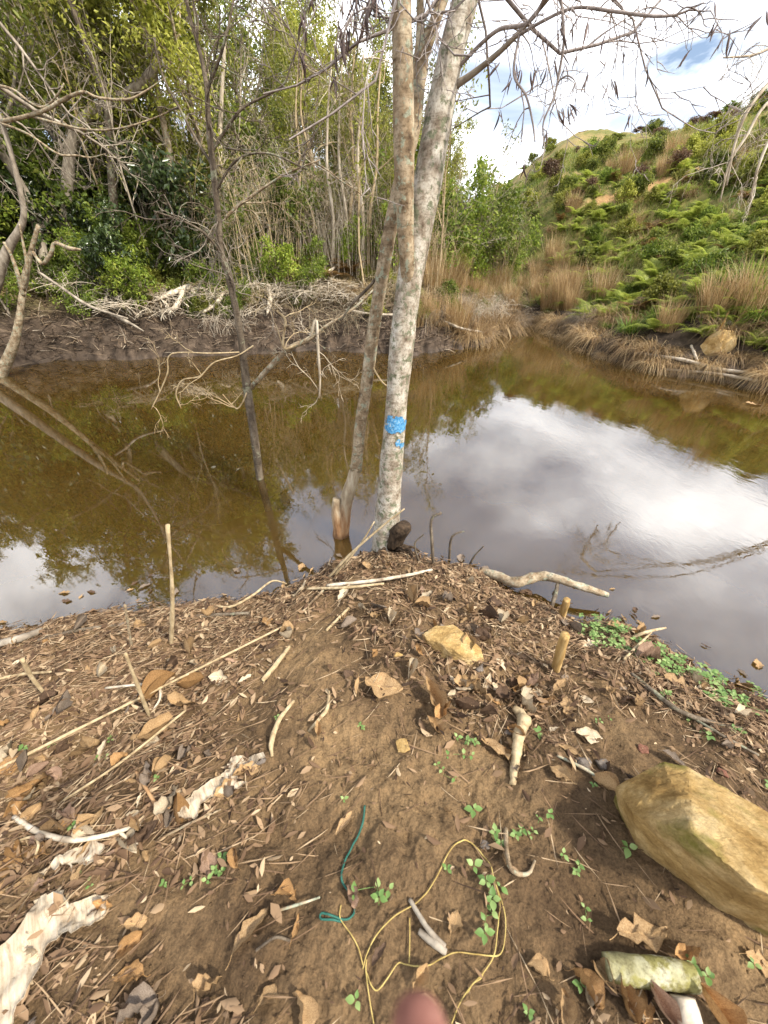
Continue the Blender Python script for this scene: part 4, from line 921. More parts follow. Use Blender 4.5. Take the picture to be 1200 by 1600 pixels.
# bare drooping tree reaching in at the right edge
b6 = np.array([10.4, 6.8, gz(10.4, 6.8)-.1])
T6 = empty('drooping_tree', b6, 'bare whitish tree with drooping branches at the right edge', 'tree')
Q = np.array([b6, b6+[.1, .1, .8], b6+[-.2, .1, 1.6], b6+[-.5, .1, 2.2], b6+[-.9, .1, 2.7]]); S = spline(Q, 30); V, F = tube(S, np.linspace(.09, .03, 30), 9); obj('trunk', mesh('trunk', V-b6, F, True, None, M['bark_white']), T6)
for i, pp in enumerate([[(1270, 60, 6.7, 7), (1215, 115, 6.6, 6), (1170, 170, 6.5, 5), (1148, 225, 6.5, 4), (1135, 290, 6.5, 3)], [(1280, 110, 6.7, 7), (1200, 160, 6.6, 5), (1165, 215, 6.5, 4), (1140, 255, 6.5, 3), (1125, 315, 6.5, 2)],
    [(1290, 30, 6.7, 6), (1230, 60, 6.6, 5), (1180, 85, 6.5, 4), (1130, 90, 6.5, 2)], [(1280, 150, 6.7, 6), (1215, 200, 6.6, 5), (1185, 260, 6.5, 4), (1172, 320, 6.5, 3)]]):
    _, PB, _ = hero_part('branch', T6, pp, 24, 6, M['bark_white'], (0.1, 15), 850+i)
    LQ = spline([S[22+2*(i % 3)], (S[22+2*(i % 3)]+PB[0])/2+np.array([0, .1, .5+.1*i]), PB[0]], 20); V, F = tube(LQ, np.linspace(.020, .010, 20), 7); obj('limb', mesh('limb', V-b6, F, True, None, M['bark_white']), T6)
    add_twigs(T6, PB, 8, 0.55, 0.006, M['bark_white'], 860+i, -0.22, 2, (4, 3), 'twig', 0.2, 1.0)

# ------------------------------------------------------------------ rocks
def stone_mat(name, stops, moss=None):
    m, nd, lk = new_mat(name); co = obj_co(nd)
    n1 = noise(nd, lk, 5, 8, 0.65, co, 0.5); c = ramp(nd, lk, n1, stops)
    n2 = noise(nd, lk, 40, 6, 0.7, co); c = mix(nd, lk, 0.7, c, ramp(nd, lk, n2, [(0.3, (0.6, 0.55, 0.5)), (0.6, (1.1, 1.1, 1.1))]), 'MULTIPLY')
    if moss:
        f = ramp(nd, lk, noise(nd, lk, moss[0], 5, 0.6, co), [(moss[1], (0, 0, 0)), (moss[1]+.12, (1, 1, 1))]); c = mix(nd, lk, f, c, moss[2])
    mps = nd.new('ShaderNodeMapping'); mps.inputs['Scale'].default_value = (1.2, 5.0, 3.0); mps.inputs['Rotation'].default_value = (0.2, 0.3, -0.75); lk.new(co, mps.inputs[0]); c = mix(nd, lk, 0.5, c, ramp(nd, lk, noise(nd, lk, 140, 4, 0.75, co), [(0.36, (0.6, 0.57, 0.52)), (0.55, (1.05, 1.05, 1.05))]), 'MULTIPLY'); c = mix(nd, lk, 0.3, c, ramp(nd, lk, noise(nd, lk, 6, 7, 0.7, mps.outputs[0]), [(0.34, (0.5, 0.46, 0.4)), (0.5, (1, 1, 1)), (0.7, (1.2, 1.2, 1.2))]), 'MULTIPLY')
    wv = math_(nd, lk, 'ADD', noise(nd, lk, 26, 9, 0.8, co), math_(nd, lk, 'MULTIPLY', noise(nd, lk, 6, 7, 0.7, mps.outputs[0]), .8))
    return finish(m, nd, lk, c, 0.9, wv, 0.9, 0.02, spec=0.1)
M['sandstone'] = stone_mat('sandstone', [(0.3, (0.30, 0.18, 0.06)), (0.48, (0.52, 0.35, 0.14)), (0.7, (0.66, 0.52, 0.29))])
M['sandstone_moss'] = stone_mat('sandstone_moss', [(0.3, (0.26, 0.155, 0.05)), (0.45, (0.44, 0.29, 0.11)), (0.58, (0.54, 0.39, 0.18)), (0.72, (0.64, 0.52, 0.30))], (4.0, 0.53, (0.22, 0.19, 0.045)))
M['stone_grey'] = stone_mat('stone_grey', [(0.3, (0.12, 0.10, 0.085)), (0.7, (0.36, 0.31, 0.26))])
M['pebble_red'] = stone_mat('pebble_red', [(0.3, (0.20, 0.085, 0.055)), (0.7, (0.38, 0.20, 0.14))])
def hull_rock(pts, cuts, amp, fr, seed, mat, name, off):
    bm = bmesh.new()
    for p in pts: bm.verts.new(Vector(p))
    res = bmesh.ops.convex_hull(bm, input=bm.verts)
    bmesh.ops.delete(bm, geom=[g for g in res['geom_interior'] if isinstance(g, bmesh.types.BMVert)], context='VERTS')
    bmesh.ops.bevel(bm, geom=bm.edges[:], offset=0.005*cuts[1], segments=1, affect='EDGES', profile=0.5)
    bmesh.ops.triangulate(bm, faces=bm.faces[:])
    for _ in range(6):
        es = [e for e in bm.edges if e.calc_length() > cuts[0]]
        if not es: break
        bmesh.ops.subdivide_edges(bm, edges=es, cuts=1); bmesh.ops.triangulate(bm, faces=bm.faces[:])
    bm.normal_update(); co = np.array([v.co for v in bm.verts]); nr = np.array([v.normal for v in bm.verts])
    d = amp*fbm(co[:, 0]*fr, co[:, 1]*fr, co[:, 2]*fr*1.5, s=seed, o=5, g=.55)
    d -= amp*1.1*np.clip(np.abs(fbm(co[:, 0]*fr*.7+9, co[:, 1]*fr*.7, co[:, 2]*fr*2.2, s=seed+3, o=3))*-4+.5, 0, 1)
    co = co+nr*d[:, None]
    for v, c in zip(bm.verts, co): v.co = Vector(c-off)
    m = bpy.data.meshes.new(name); bm.to_mesh(m); bm.free(); m.materials.append(mat)
    for p in m.polygons: p.use_smooth = True
    try: m.set_sharp_from_angle(angle=math.radians(24))
    except Exception: pass
    return m
def up(px, py, h): p = Pg(px, py); p[2] += h; return p
# large mossy slab at the right edge: foot points on the earth and rim points above them
def lifted(px, py, h):
    "point of height h over the ground that shows at this pixel"
    r0 = ray(px, py); ts = np.linspace(0.6, 3, 500); P = CAMP+ts[:, None]*r0
    d = P[:, 2]-hgt(P[:, 0], P[:, 1])-h; i = int(np.argmax(d < 0)); return P[i]
foot = [(963, 1250), (1006, 1330), (1122, 1417), (1300, 1505), (1430, 1480)]
pts = [up(x, y, -.05) for x, y in foot]
pts += [lifted(*q) for q in [(962, 1230, .10), (1036, 1190, .17), (1072, 1197, .19), (1330, 1340, .20), (1440, 1420, .10), (988, 1272, .20), (1084, 1303, .29), (1180, 1387, .31), (1300, 1455, .28), (1120, 1408, .05)]]
c0 = up(1100, 1330, 0)
o = obj('slab_rock', hull_rock(pts, (0.014, .5), 0.005, 13, 5, M['sandstone_moss'], 'slab_rock', c0), None, c0)
tag(o, 'large yellow sandstone slab with green moss, at the right edge', 'rock')
foot = [(664, 1003), (700, 1030), (742, 1040), (757, 1030), (750, 1012), (700, 985)]
pts = [up(x, y, -.03) for x, y in foot]+[lifted(*q) for q in [(660, 990, .05), (680, 978, .075), (708, 975, .085), (725, 990, .08), (752, 1012, .06), (755, 1026, .04), (715, 1018, .075), (690, 1005, .08), (668, 1000, .04)]]
c0 = up(708, 1010, 0)
o = obj('small_rock', hull_rock(pts, (0.010, .6), 0.005, 22, 9, M['sandstone'], 'small_rock', c0), None, c0); tag(o, 'small yellow sandstone rock lying in the middle of the bank', 'rock')
r = np.random.default_rng(33)
for px, py, w, mt, nm, lb in [(1118, 546, 42, 'sandstone', 'boulder', 'round tan boulder set in the right bank edge'), (1003, 1172, 18, 'pebble_red', 'stone', 'small reddish stone above the slab rock'),
        (1130, 1210, 18, 'pebble_red', 'stone', 'pinkish stone resting behind the slab rock'), (627, 1168, 26, 'sandstone', 'stone', 'small flat orange stone in the middle of the path'),
        (622, 1027, 16, 'sandstone', 'stone', 'tiny yellow stone left of the small rock'), (912, 1194, 26, 'stone_grey', 'stone', 'whitish stone left of the slab rock'), (408, 1190, 16, 'stone_grey', 'stone', 'small whitish pebble left of the path'),
        (940, 1195, 22, 'stone_grey', 'stone', 'dark grey stone left of the slab rock'), (795, 1145, 14, 'stone_grey', 'stone', 'grey pebble beside the split stick'), (750, 1045, 16, 'stone_grey', 'stone', 'pale pebble touching the small rock'), (757, 1322, 16, 'stone_grey', 'stone', 'grey pebble beside the yellow vine loop')]:
    c0 = Pg(px, py); t = proj(c0)[2]; s = w*.5*t/FPX
    d = rand_dir(r, 40 if w > 40 else 16)*np.array([1.15, 0.95, 1.15 if w > 40 else .62])*s*r.uniform(.85, 1.1, (40 if w > 40 else 16, 1))+c0+np.array([0, 0, s*.3])
    o = obj(nm, hull_rock(list(d), (s*.35, s*12), s*.09, 1.1/s, 50+px, M[mt], nm, c0), None, c0); tag(o, lb, 'boulder' if w > 40 else 'stone')

# ------------------------------------------------------------------ sticks, pegs, logs, driftwood
def stick(name, label, cat, pts, mat, k=8, n=30, nz=(0.12, 40), group=None):
    "pts: (px, py, height above ground, width px)"
    Q = []
    for px, py, h, w in pts:
        r0 = ray(px, py); ts = np.geomspace(0.7, 14, 900); P = CAMP+ts[:, None]*r0
        d = P[:, 2]-np.maximum(hgt(P[:, 0], P[:, 1]), 0)-h; i = int(np.argmax(d < 0)) if (d < 0).any() else -1
        Q.append([*P[i], w*.5*ts[i]/FPX])
    S = spline(Q, n); b = S[0, :3].copy(); V, F = tube(S[:, :3], np.maximum(S[:, 3], .0008), k, True, nz, abs(hash(label)) % 97 if False else len(label))
    o = obj(name, mesh(name, V-b, F, True, None, M[mat]), None, b); tag(o, label, cat, group); return o, S
def standing(name, label, cat, foot, top, w0, w1, mat, bend=0.0, k=8, cut=True):
    "a stick set in the ground: foot pixel on the ground, top pixel at the same distance"
    p = Pg(*foot); Y = p[1]; q = PY(*top, Y-0.02); t = proj(p)[2]
    mid = (p+q)/2+np.array([bend, 0, 0]); S = spline([p-np.array([0, 0, .05]), p, mid, q], 26)
    R = np.linspace(w0, w1, 26)*.36*t/FPX*(1+(.18*np.sin(np.linspace(0, 9, 26)+len(label))*np.linspace(.4, 1, 26) if k == 8 else 0)); V, F = tube(S, R, k, True, (0.25 if k == 8 else .1, 40), len(label))
    o = obj(name, mesh(name, V-p, F, True, None, M[mat]), None, p); return tag(o, label, cat)
standing('stick', 'tall pale stick standing upright at the left waterline', 'stick', (268, 1005), (262, 820), 9, 7, 'twig_straw', 0.012)
standing('stick', 'thin brown stick standing upright at the left waterline', 'stick', (206, 1012), (195, 945), 6, 4, 'bark_tan')
standing('stick', 'pale slanting stick in the leaf litter below the tall stick', 'stick', (233, 1118), (196, 1021), 7, 6, 'twig_straw')
standing('bent_stick', 'pale bent stick poking out of the litter at the left edge', 'stick', (76, 1092), (34, 1030), 9, 7, 'twig_straw', -.01)
standing('cut_peg', 'tan cut bamboo peg standing right of the small rock', 'peg', (868, 1046), (883, 992), 21, 18, 'peg_wood', 0, 12)
standing('cut_peg', 'short tan cut peg at the waterline by the driftwood', 'peg', (878, 963), (886, 937), 17, 14, 'peg_wood', 0, 12)
def twig_up(label, P, mat='bark_dark'):
    Q = [Pg(*P[0][:2])]; Y = Q[0][1]; t = proj(Q[0])[2]
    Q += [PY(x, y, Y) for x, y, w in P[1:]]; S = spline(Q, 20); R = spline([[p[2]] for p in P], 20)[:, 0]*.5*t/FPX
    V, F = tube(S, np.maximum(R, .0008), 5, True, (0.1, 50), 3); o = obj('twig', mesh('twig', V-Q[0], F, True, None, M[mat]), None, Q[0]); tag(o, label, 'twig')
twig_up('dark twig with a pale bent tip standing in the water right of the trunk', [(677, 882, 5), (675, 850, 5), (674, 812, 4), (690, 801, 4)])
twig_up('thin forked dark twig arching from the water right of the trunk', [(702, 878, 4), (704, 845, 4), (712, 834, 3), (726, 830, 2)])
twig_up('small dark slanting twig at the waterline left of the driftwood', [(733, 884, 4), (742, 868, 3), (756, 853, 2)])
twig_up('long pale reed stem leaning right in front of the pale tree', [(512, 905, 4), (545, 868, 4), (600, 820, 3), (632, 795, 2)], 'twig_straw')
twig_up('second pale reed stem crossing low in front of the slender tree', [(522, 900, 4), (560, 855, 3), (585, 815, 2)], 'twig_straw')
twig_up('short dark twig standing behind the reed stems', [(655, 880, 4), (648, 850, 3), (662, 835, 2)])
b, S = stick('driftwood', 'crooked brown driftwood branch reaching from the bank over the water', 'driftwood', [(752, 893, .02, 13), (775, 900, .045, 15), (806, 910, .07, 17), (828, 904, .10, 16), (852, 900, .12, 14), (872, 905, .13, 13), (912, 918, .12, 12), (950, 930, .10, 8)], 'bark_tan', 12, 60, (0.18, 22))
b['label'] = 'crooked brown driftwood branch reaching from the bank over the water'
def ground_stick(label, pts, mat='twig_straw', name='stick', cat='stick', group=None): return stick(name, label, cat, pts, mat, 6, 30, (0.15, 50), group)
ground_stick('dark prop twig under the driftwood branch', [(862, 948, .01, 6), (868, 928, .06, 6), (872, 908, .12, 5)], 'bark_dark', 'twig', 'twig')
stick('split_stick', 'pale split stick with a forked top lying right of the path', 'stick', [(801, 1226, .01, 9), (805, 1190, .02, 14), (811, 1150, .03, 17), (818, 1122, .035, 20), (803, 1106, .035, 10)], 'twig_straw', 10, 36, (0.25, 35))
b, S = stick('lichen_log', 'short green-grey lichen covered log at the lower right', 'log', [(946, 1512, .03, 34), (985, 1517, .03, 38), (1040, 1522, .03, 37), (1084, 1527, .03, 34)], 'bark_white', 16, 40, (0.10, 18))
M['bark_lichen'] = bark_mat('bark_lichen', [(0.3, (0.10, 0.09, 0.04)), (0.45, (0.24, 0.22, 0.11)), (0.58, (0.36, 0.34, 0.21)), (0.72, (0.48, 0.46, 0.35))], 12, stretch=0.8, lichen=(0.22, 0.20, 0.07), lich_scale=16)
b.data.materials[0] = M['bark_lichen']
stick('log_piece', 'short whitish log end at the bottom edge under the lichen log', 'log', [(1066, 1556, .03, 34), (1074, 1585, .03, 36), (1090, 1640, .03, 36)], 'bark_white', 14, 24, (0.10, 18))
GS = [
 ('pale curved root on the bare earth left of the path', [(425, 1182, .005, 5), (424, 1160, .02, 8), (436, 1125, .02, 8), (459, 1095, .01, 5)], 'twig_straw'),
 ('pale wavy root lying right of the curved root', [(482, 1143, .004, 4), (500, 1122, .012, 6), (512, 1105, .012, 6), (514, 1080, .004, 4)], 'twig_straw'),
 ('thick straight straw stick at the edge of the bare patch', [(410, 1064, .01, 8), (430, 1040, .02, 8), (452, 1010, .01, 6)], 'twig_straw'),
 ('pale curved branch lying low on the left', [(22, 1276, .02, 7), (60, 1300, .03, 8), (110, 1312, .03, 8), (160, 1306, .03, 7), (220, 1288, .01, 5)], 'bark_white'),
 ('short pale fork stick beside the curved branch', [(183, 1296, .02, 5), (200, 1310, .02, 5), (218, 1318, .005, 4)], 'bark_white'),
 ('longest straw stalk crossing the left litter', [(-10, 1205, .03, 5), (100, 1150, .04, 5), (220, 1090, .05, 4), (340, 1030, .05, 4), (440, 980, .03, 3)], 'twig_straw'),
 ('thin straw stalk below the longest stalk', [(100, 1250, .02, 4), (190, 1190, .03, 4), (290, 1110, .04, 4)], 'twig_straw'),
 ('pale bent stalk with a hooked end in the left litter', [(165, 1075, .02, 4), (215, 1070, .04, 4), (245, 1070, .04, 4), (250, 1090, .03, 4), (238, 1112, .01, 3)], 'bark_white'),
 ('curved whitish root arching at the left waterline', [(330, 945, .01, 4), (360, 948, .03, 4), (395, 930, .05, 4), (425, 908, .05, 3), (448, 912, .02, 2)], 'twig_straw'),
 ('long straight pale stick below the trunks', [(510, 915, .02, 6), (580, 908, .04, 6), (640, 898, .05, 5), (675, 890, .03, 4)], 'bark_white'),
 ('second pale stick below the trunks, lower and shorter', [(480, 920, .02, 4), (540, 918, .03, 5), (600, 912, .03, 4)], 'twig_straw'),
 ('slanting pale stick running down from the waterline', [(505, 922, .02, 4), (488, 940, .02, 4), (470, 958, .01, 3)], 'bark_tan'),
 ('thin pale stick crossing the litter left of the small rock', [(510, 985, .01, 5), (530, 965, .02, 5), (545, 950, .01, 4)], 'twig_straw'),
 ('long brown twig on the right bank', [(985, 1052, .02, 7), (1020, 1080, .03, 8), (1060, 1110, .03, 8), (1110, 1128, .02, 7), (1160, 1138, .01, 5)], 'bark_dark'),
 ('straw stick jutting over the water at the right bank', [(988, 996, .03, 5), (1012, 987, .06, 5), (1040, 981, .08, 3)], 'twig_straw'),
 ('thin stalk in the green plants of the right bank', [(975, 1030, .02, 4), (1000, 1005, .05, 4), (1018, 988, .07, 2)], 'twig_straw'),
 ('long thin twig in front of the slab rock', [(870, 1180, .01, 4), (920, 1205, .02, 5), (955, 1232, .01, 3)], 'bark_tan'),
 ('thin dark stick right of the long brown twig', [(1080, 1120, .02, 4), (1130, 1150, .02, 5), (1185, 1180, .01, 4)], 'bark_dark'),
 ('dead stick at the lower centre beside the yellow vine', [(640, 1405, .01, 6), (668, 1450, .02, 8), (695, 1480, .01, 9)], 'bark_grey'),
 ('short thick stick under the dead stick', [(655, 1455, .01, 9), (680, 1475, .015, 11), (697, 1488, .01, 10)], 'bark_grey'),
 ('thin brown twig left of the green string', [(425, 1425, .01, 4), (460, 1415, .02, 4), (500, 1402, .01, 3)], 'bark_tan'),
 ('crooked dark twig at the lower left of the string', [(400, 1485, .01, 4), (430, 1465, .02, 4), (455, 1470, .01, 4)], 'bark_dark'),
 ('straight brown twig beside the torn bark strip', [(250, 1310, .01, 4), (300, 1285, .02, 4), (345, 1265, .01, 3)], 'bark_tan'),
 ('orange forked twig in the left litter', [(212, 1205, .01, 4), (230, 1235, .02, 5), (248, 1262, .02, 5), (265, 1262, .01, 4)], 'bark_orange'),
 ('dark curled root hooked round a seedling right of centre', [(790, 1295, .01, 7), (792, 1330, .02, 7), (800, 1360, .02, 7), (825, 1365, .015, 6), (836, 1345, .01, 4)], 'bark_tan'),
 ('grey log half sunk at the left waterline', [(-10, 1008, .02, 12), (30, 998, .03, 12), (65, 985, .02, 9)], 'bark_grey'),
 ('long dark stick lying along the left waterline', [(60, 1000, .02, 6), (120, 985, .03, 6), (190, 975, .02, 4)], 'bark_dark'),
 ('brown stick lying along the waterline right of the tall stick', [(270, 968, .02, 6), (320, 962, .02, 6), (390, 958, .02, 5)], 'bark_dark'),
 ('yellow straw hook at the left edge', [(18, 1317, .01, 4), (50, 1308, .03, 4), (60, 1320, .03, 4), (50, 1350, .01, 3)], 'twig_straw'),
 ('thin straw stalk at the far left middle', [(0, 1060, .02, 5), (40, 1053, .03, 5), (80, 1050, .02, 4)], 'twig_straw'),
]
for lb, pp, mt in GS: ground_stick(lb, pp, mt)
# pale fallen logs and snags on the far left bank (px, py, width), laid on the bank
FL = [('longest whitish fallen log on the far bank', [(245, 462, 9), (300, 440, 11), (345, 428, 10), (420, 422, 7)], 'bark_white'), ('straight cream log above the longest log', [(295, 424, 8), (340, 417, 9), (400, 412, 8)], 'bark_white'),
 ('forked whitish root log on the far bank', [(268, 482, 8), (285, 462, 9), (292, 440, 8), (310, 432, 6)], 'bark_white'), ('white sloping snag under the dark pond tree', [(300, 440, 6), (318, 455, 7), (335, 470, 6)], 'bark_white'),
 ('pale broken branch sloping down the far left bank', [(100, 430, 6), (150, 465, 7), (200, 490, 7), (230, 505, 4)], 'bark_grey'), ('grey crossing branch at the far left bank', [(60, 400, 5), (110, 440, 6), (165, 470, 5)], 'bark_grey'),
 ('reddish-white fallen trunk behind the slender tree', [(430, 400, 9), (490, 420, 10), (560, 440, 9)], 'bark_tan'), ('white dead branch heap piece left of the slender tree', [(480, 440, 7), (500, 425, 7), (530, 400, 5)], 'bark_white'),
 ('thin white branch lying along the far mud', [(540, 470, 4), (580, 478, 5), (640, 480, 4)], 'bark_white'), ('grey stick lying on the mud right of the trunks', [(690, 487, 4), (720, 500, 5), (755, 505, 4)], 'bark_grey'),
 ('whitish root piece below the long fallen log', [(320, 478, 6), (345, 460, 7), (352, 445, 5)], 'bark_white'), ('short cream log chunk under the cream log', [(345, 432, 10), (375, 425, 11), (395, 424, 9)], 'bark_white'),
 ('pale stump piece on the far mud bank', [(420, 480, 8), (425, 455, 9), (418, 430, 6)], 'bark_white'), ('leaning white snag behind the long log', [(168, 468, 5), (175, 430, 5), (160, 390, 4)], 'bark_white'),
 ('pale bare snag at the left under dark shrubs', [(128, 400, 5), (126, 370, 6), (122, 342, 4)], 'bark_white')]
for lb, pp, mt in FL:
    Q = []
    for px, py, w in pp:
        p = Pg(px, py+28); t = proj(p)[2]; Q.append([p[0], p[1], p[2]+.6*w*t/FPX+.18, w*.62*t/FPX])
    S = spline(Q, 30); V, F = tube(S[:, :3], S[:, 3]*.62*np.clip(np.sin(np.linspace(.06, .94, 30)*math.pi)*1.6, .25, 1), 9, True, (0.3, 5), len(lb)); b = S[0, :3]
    tag(obj('fallen_log', mesh('fallen_log', V-b, F, True, None, M[mt]), None, b), lb, 'log')
r = np.random.default_rng(95)
for i, (px, py, sc) in enumerate([(290, 455, .55), (330, 450, .6), (365, 445, .55), (400, 440, .6), (430, 440, .55), (455, 450, .5), (495, 440, .6), (525, 445, .55), (210, 465, .5), (130, 440, .6), (80, 430, .6), (250, 475, .45), (390, 470, .45), (560, 455, .5)]):
    p = Pg(px, py+22); solo(K['dead'][i % 2], 'deadwood_heap', p+np.array([0, 0, .02]), f'whitish heap of bare dead branches on the far mud bank, {side_words(px)}', 'deadwood', 'whitish deadwood heaps', r.uniform(0, 6.28), (sc*1.5, sc*1.5, sc*1.1))
# branches lying along the right waterline
for lb, pp in [('long whitish branch lying along the right waterline', [(990, 556, 4), (1060, 566, 5), (1130, 583, 5), (1210, 590, 5)]), ('second pale branch at the right waterline, lower', [(1040, 582, 3), (1110, 588, 4), (1180, 600, 4)]),
               ('grey curved branch above the tan boulder', [(1088, 500, 5), (1110, 498, 7), (1135, 508, 7), (1150, 518, 4)]), ('short whitish twig hanging into the water at the right', [(1078, 545, 4), (1086, 565, 4), (1090, 582, 3)])]:
    Q = [[*(Pg(x, y)+np.array([0, 0, .06])), w*.5*proj(Pg(x, y))[2]/FPX] for x, y, w in pp]; S = spline(Q, 24); b = S[0, :3]; V, F = tube(S[:, :3], S[:, 3], 6, True, (0.2, 8), len(lb))
    tag(obj('branch_wood', mesh('branch_wood', V-b, F, True, None, M['bark_white']), None, b), lb, 'branch')

# ------------------------------------------------------------------ torn bark sheets, string, vine
m, nd, lk = new_mat('bark_sheet'); co = obj_co(nd)
mp = nd.new('ShaderNodeMapping'); mp.inputs['Scale'].default_value = (1, 1, 1); mp.inputs['Rotation'].default_value = (0, 0, 0.9); lk.new(co, mp.inputs[0])
mp2 = nd.new('ShaderNodeMapping'); mp2.inputs['Scale'].default_value = (0.16, 2.2, 1); lk.new(mp.outputs[0], mp2.inputs[0])
c = ramp(nd, lk, noise(nd, lk, 28, 7, 0.7, mp2.outputs[0]), [(0.32, (0.22, 0.15, 0.09)), (0.42, (0.35, 0.27, 0.18)), (0.52, (0.45, 0.37, 0.26)), (0.7, (0.55, 0.47, 0.36))])
M['bark_sheet'] = finish(m, nd, lk, c, 0.8, noise(nd, lk, 50, 6, 0.7, mp2.outputs[0]), 0.7, 0.012)
def sheet(label, poly_px, seed, curl=0.03):
    W = np.array([Pg(x, y) for x, y in poly_px]); c0 = W.mean(0)
    bm = bmesh.new(); f = bm.faces.new([bm.verts.new(Vector(p-c0)) for p in W]); bmesh.ops.triangulate(bm, faces=[f])
    for _ in range(6):
        es = [e for e in bm.edges if e.calc_length() > .016]
        if not es: break
        bmesh.ops.subdivide_edges(bm, edges=es, cuts=1); bmesh.ops.triangulate(bm, faces=bm.faces[:])
    co = np.array([v.co for v in bm.verts]); bm.verts.index_update(); T = np.array([[v.index for v in f_.verts] for f_ in bm.faces]); B = [(e.verts[0].index, e.verts[1].index) for e in bm.edges if e.is_boundary]
    bm.free(); x, y = co[:, 0]+c0[0], co[:, 1]+c0[1]
    co[:, 0] += 0.006*vnoise(x*90, y*90, s=seed); co[:, 1] += 0.006*vnoise(x*90+7, y*90, s=seed+1)
    co[:, 2] = hgt(x, y)-c0[2]+0.014+curl*np.abs(fbm(x*9, y*9, s=seed, o=3))+0.006*vnoise((x+y)*60, (x-y)*16, s=seed+2)
    n_ = len(co); V = np.vstack([co, co-[0, 0, .004]]); fl = T[:, ::-1]+n_
    side = np.array([[p, q, q+n_] for p, q in B]+[[p, q+n_, p+n_] for p, q in B])
    me = mesh('bark_sheet', V, np.concatenate([T, fl, side]), True, None, M['bark_sheet'])
    tag(obj('bark_sheet', me, None, c0), label, 'bark')
sheet('large torn sheet of whitish bark at the lower left corner', [(-30, 1505), (20, 1480), (55, 1435), (58, 1408), (105, 1395), (112, 1418), (150, 1404), (172, 1398), (168, 1432), (120, 1460), (82, 1475), (60, 1520), (40, 1570), (20, 1625), (-40, 1660)], 3)
sheet('small torn scrap of whitish bark above the large sheet', [(88, 1352), (110, 1335), (150, 1312), (160, 1320), (172, 1328), (160, 1342), (135, 1355), (118, 1350), (115, 1362), (100, 1350), (90, 1362)], 8, .02)
sheet('long pale bark strip with a ragged notch left of centre', [(275, 1283), (300, 1250), (350, 1212), (362, 1186), (412, 1182), (416, 1190), (385, 1202), (370, 1212), (372, 1224), (388, 1226), (340, 1246), (315, 1262), (308, 1282)], 14, .02)

def cord(name, label, cat, pts, wpx, mat, h=0.006, seed=1, parent=None, n=None):
    Q = [Pg(x, y) for x, y in pts]; S = spline(Q, n or len(pts)*9)
    S[:, 2] = hgt(S[:, 0], S[:, 1])+h; S[1:-1, 2] = (S[:-2, 2]+S[1:-1, 2]*2+S[2:, 2])/4+.002
    t = proj(S)[:, 2]; b = np.array(parent.location) if parent else S[0].copy(); V, F = tube(S, wpx*.5*t/FPX, 7, True, (0.08, 60), seed)
    o = obj(name, mesh(name, V-b, F, True, None, M[mat]), parent, (0, 0, 0) if parent else b)
    return o if parent else tag(o, label, cat)
m, nd, lk = new_mat('string_green'); wv = nd.new('ShaderNodeTexWave'); wv.inputs['Scale'].default_value = 160; wv.inputs['Distortion'].default_value = 1; lk.new(obj_co(nd), wv.inputs[0])
M['string_green'] = finish(m, nd, lk, ramp(nd, lk, wv.outputs['Fac'], [(0.2, (0.008, 0.045, 0.033)), (0.8, (0.03, 0.14, 0.10))]), 0.7)
m, nd, lk = new_mat('vine_yellow'); M['vine_yellow'] = finish(m, nd, lk, ramp(nd, lk, noise(nd, lk, 25, 4, 0.6, obj_co(nd)), [(0.3, (0.26, 0.17, 0.045)), (0.7, (0.46, 0.36, 0.12))]), 0.6)
cord('string', 'dark green string lying in a loose curve on the bare earth', 'string', [(570, 1260), (566, 1290), (550, 1325), (538, 1350), (534, 1375), (545, 1395), (553, 1415), (552, 1430), (540, 1438), (520, 1432), (503, 1428), (502, 1437), (520, 1438), (535, 1441)], 3.2, 'string_green')
vb = Pg(572, 1500); VE = empty('yellow_vine', vb, 'thin yellow vine stem looping over the bare earth at the bottom', 'vine')
for pp in [[(533, 1415), (532, 1436), (548, 1460), (560, 1482), (567, 1508)], [(573, 1500), (572, 1520), (578, 1565), (584, 1600)],
           [(567, 1515), (574, 1490), (590, 1460), (620, 1430), (655, 1408), (680, 1375), (700, 1335), (718, 1317), (735, 1318), (760, 1345), (772, 1378), (786, 1420), (789, 1455), (782, 1490), (760, 1494), (715, 1489), (690, 1498), (665, 1510), (635, 1508), (622, 1506), (605, 1530), (590, 1548), (580, 1540), (573, 1520)],
           [(770, 1370), (780, 1410), (778, 1440), (772, 1490), (755, 1520), (735, 1542), (718, 1568), (705, 1600)], [(755, 1520), (750, 1530), (738, 1538), (730, 1552)], [(640, 1435), (640, 1470), (639, 1506)]]:
    cord('stem', '', '', pp, 1.9, 'vine_yellow', .007, len(pp), VE)

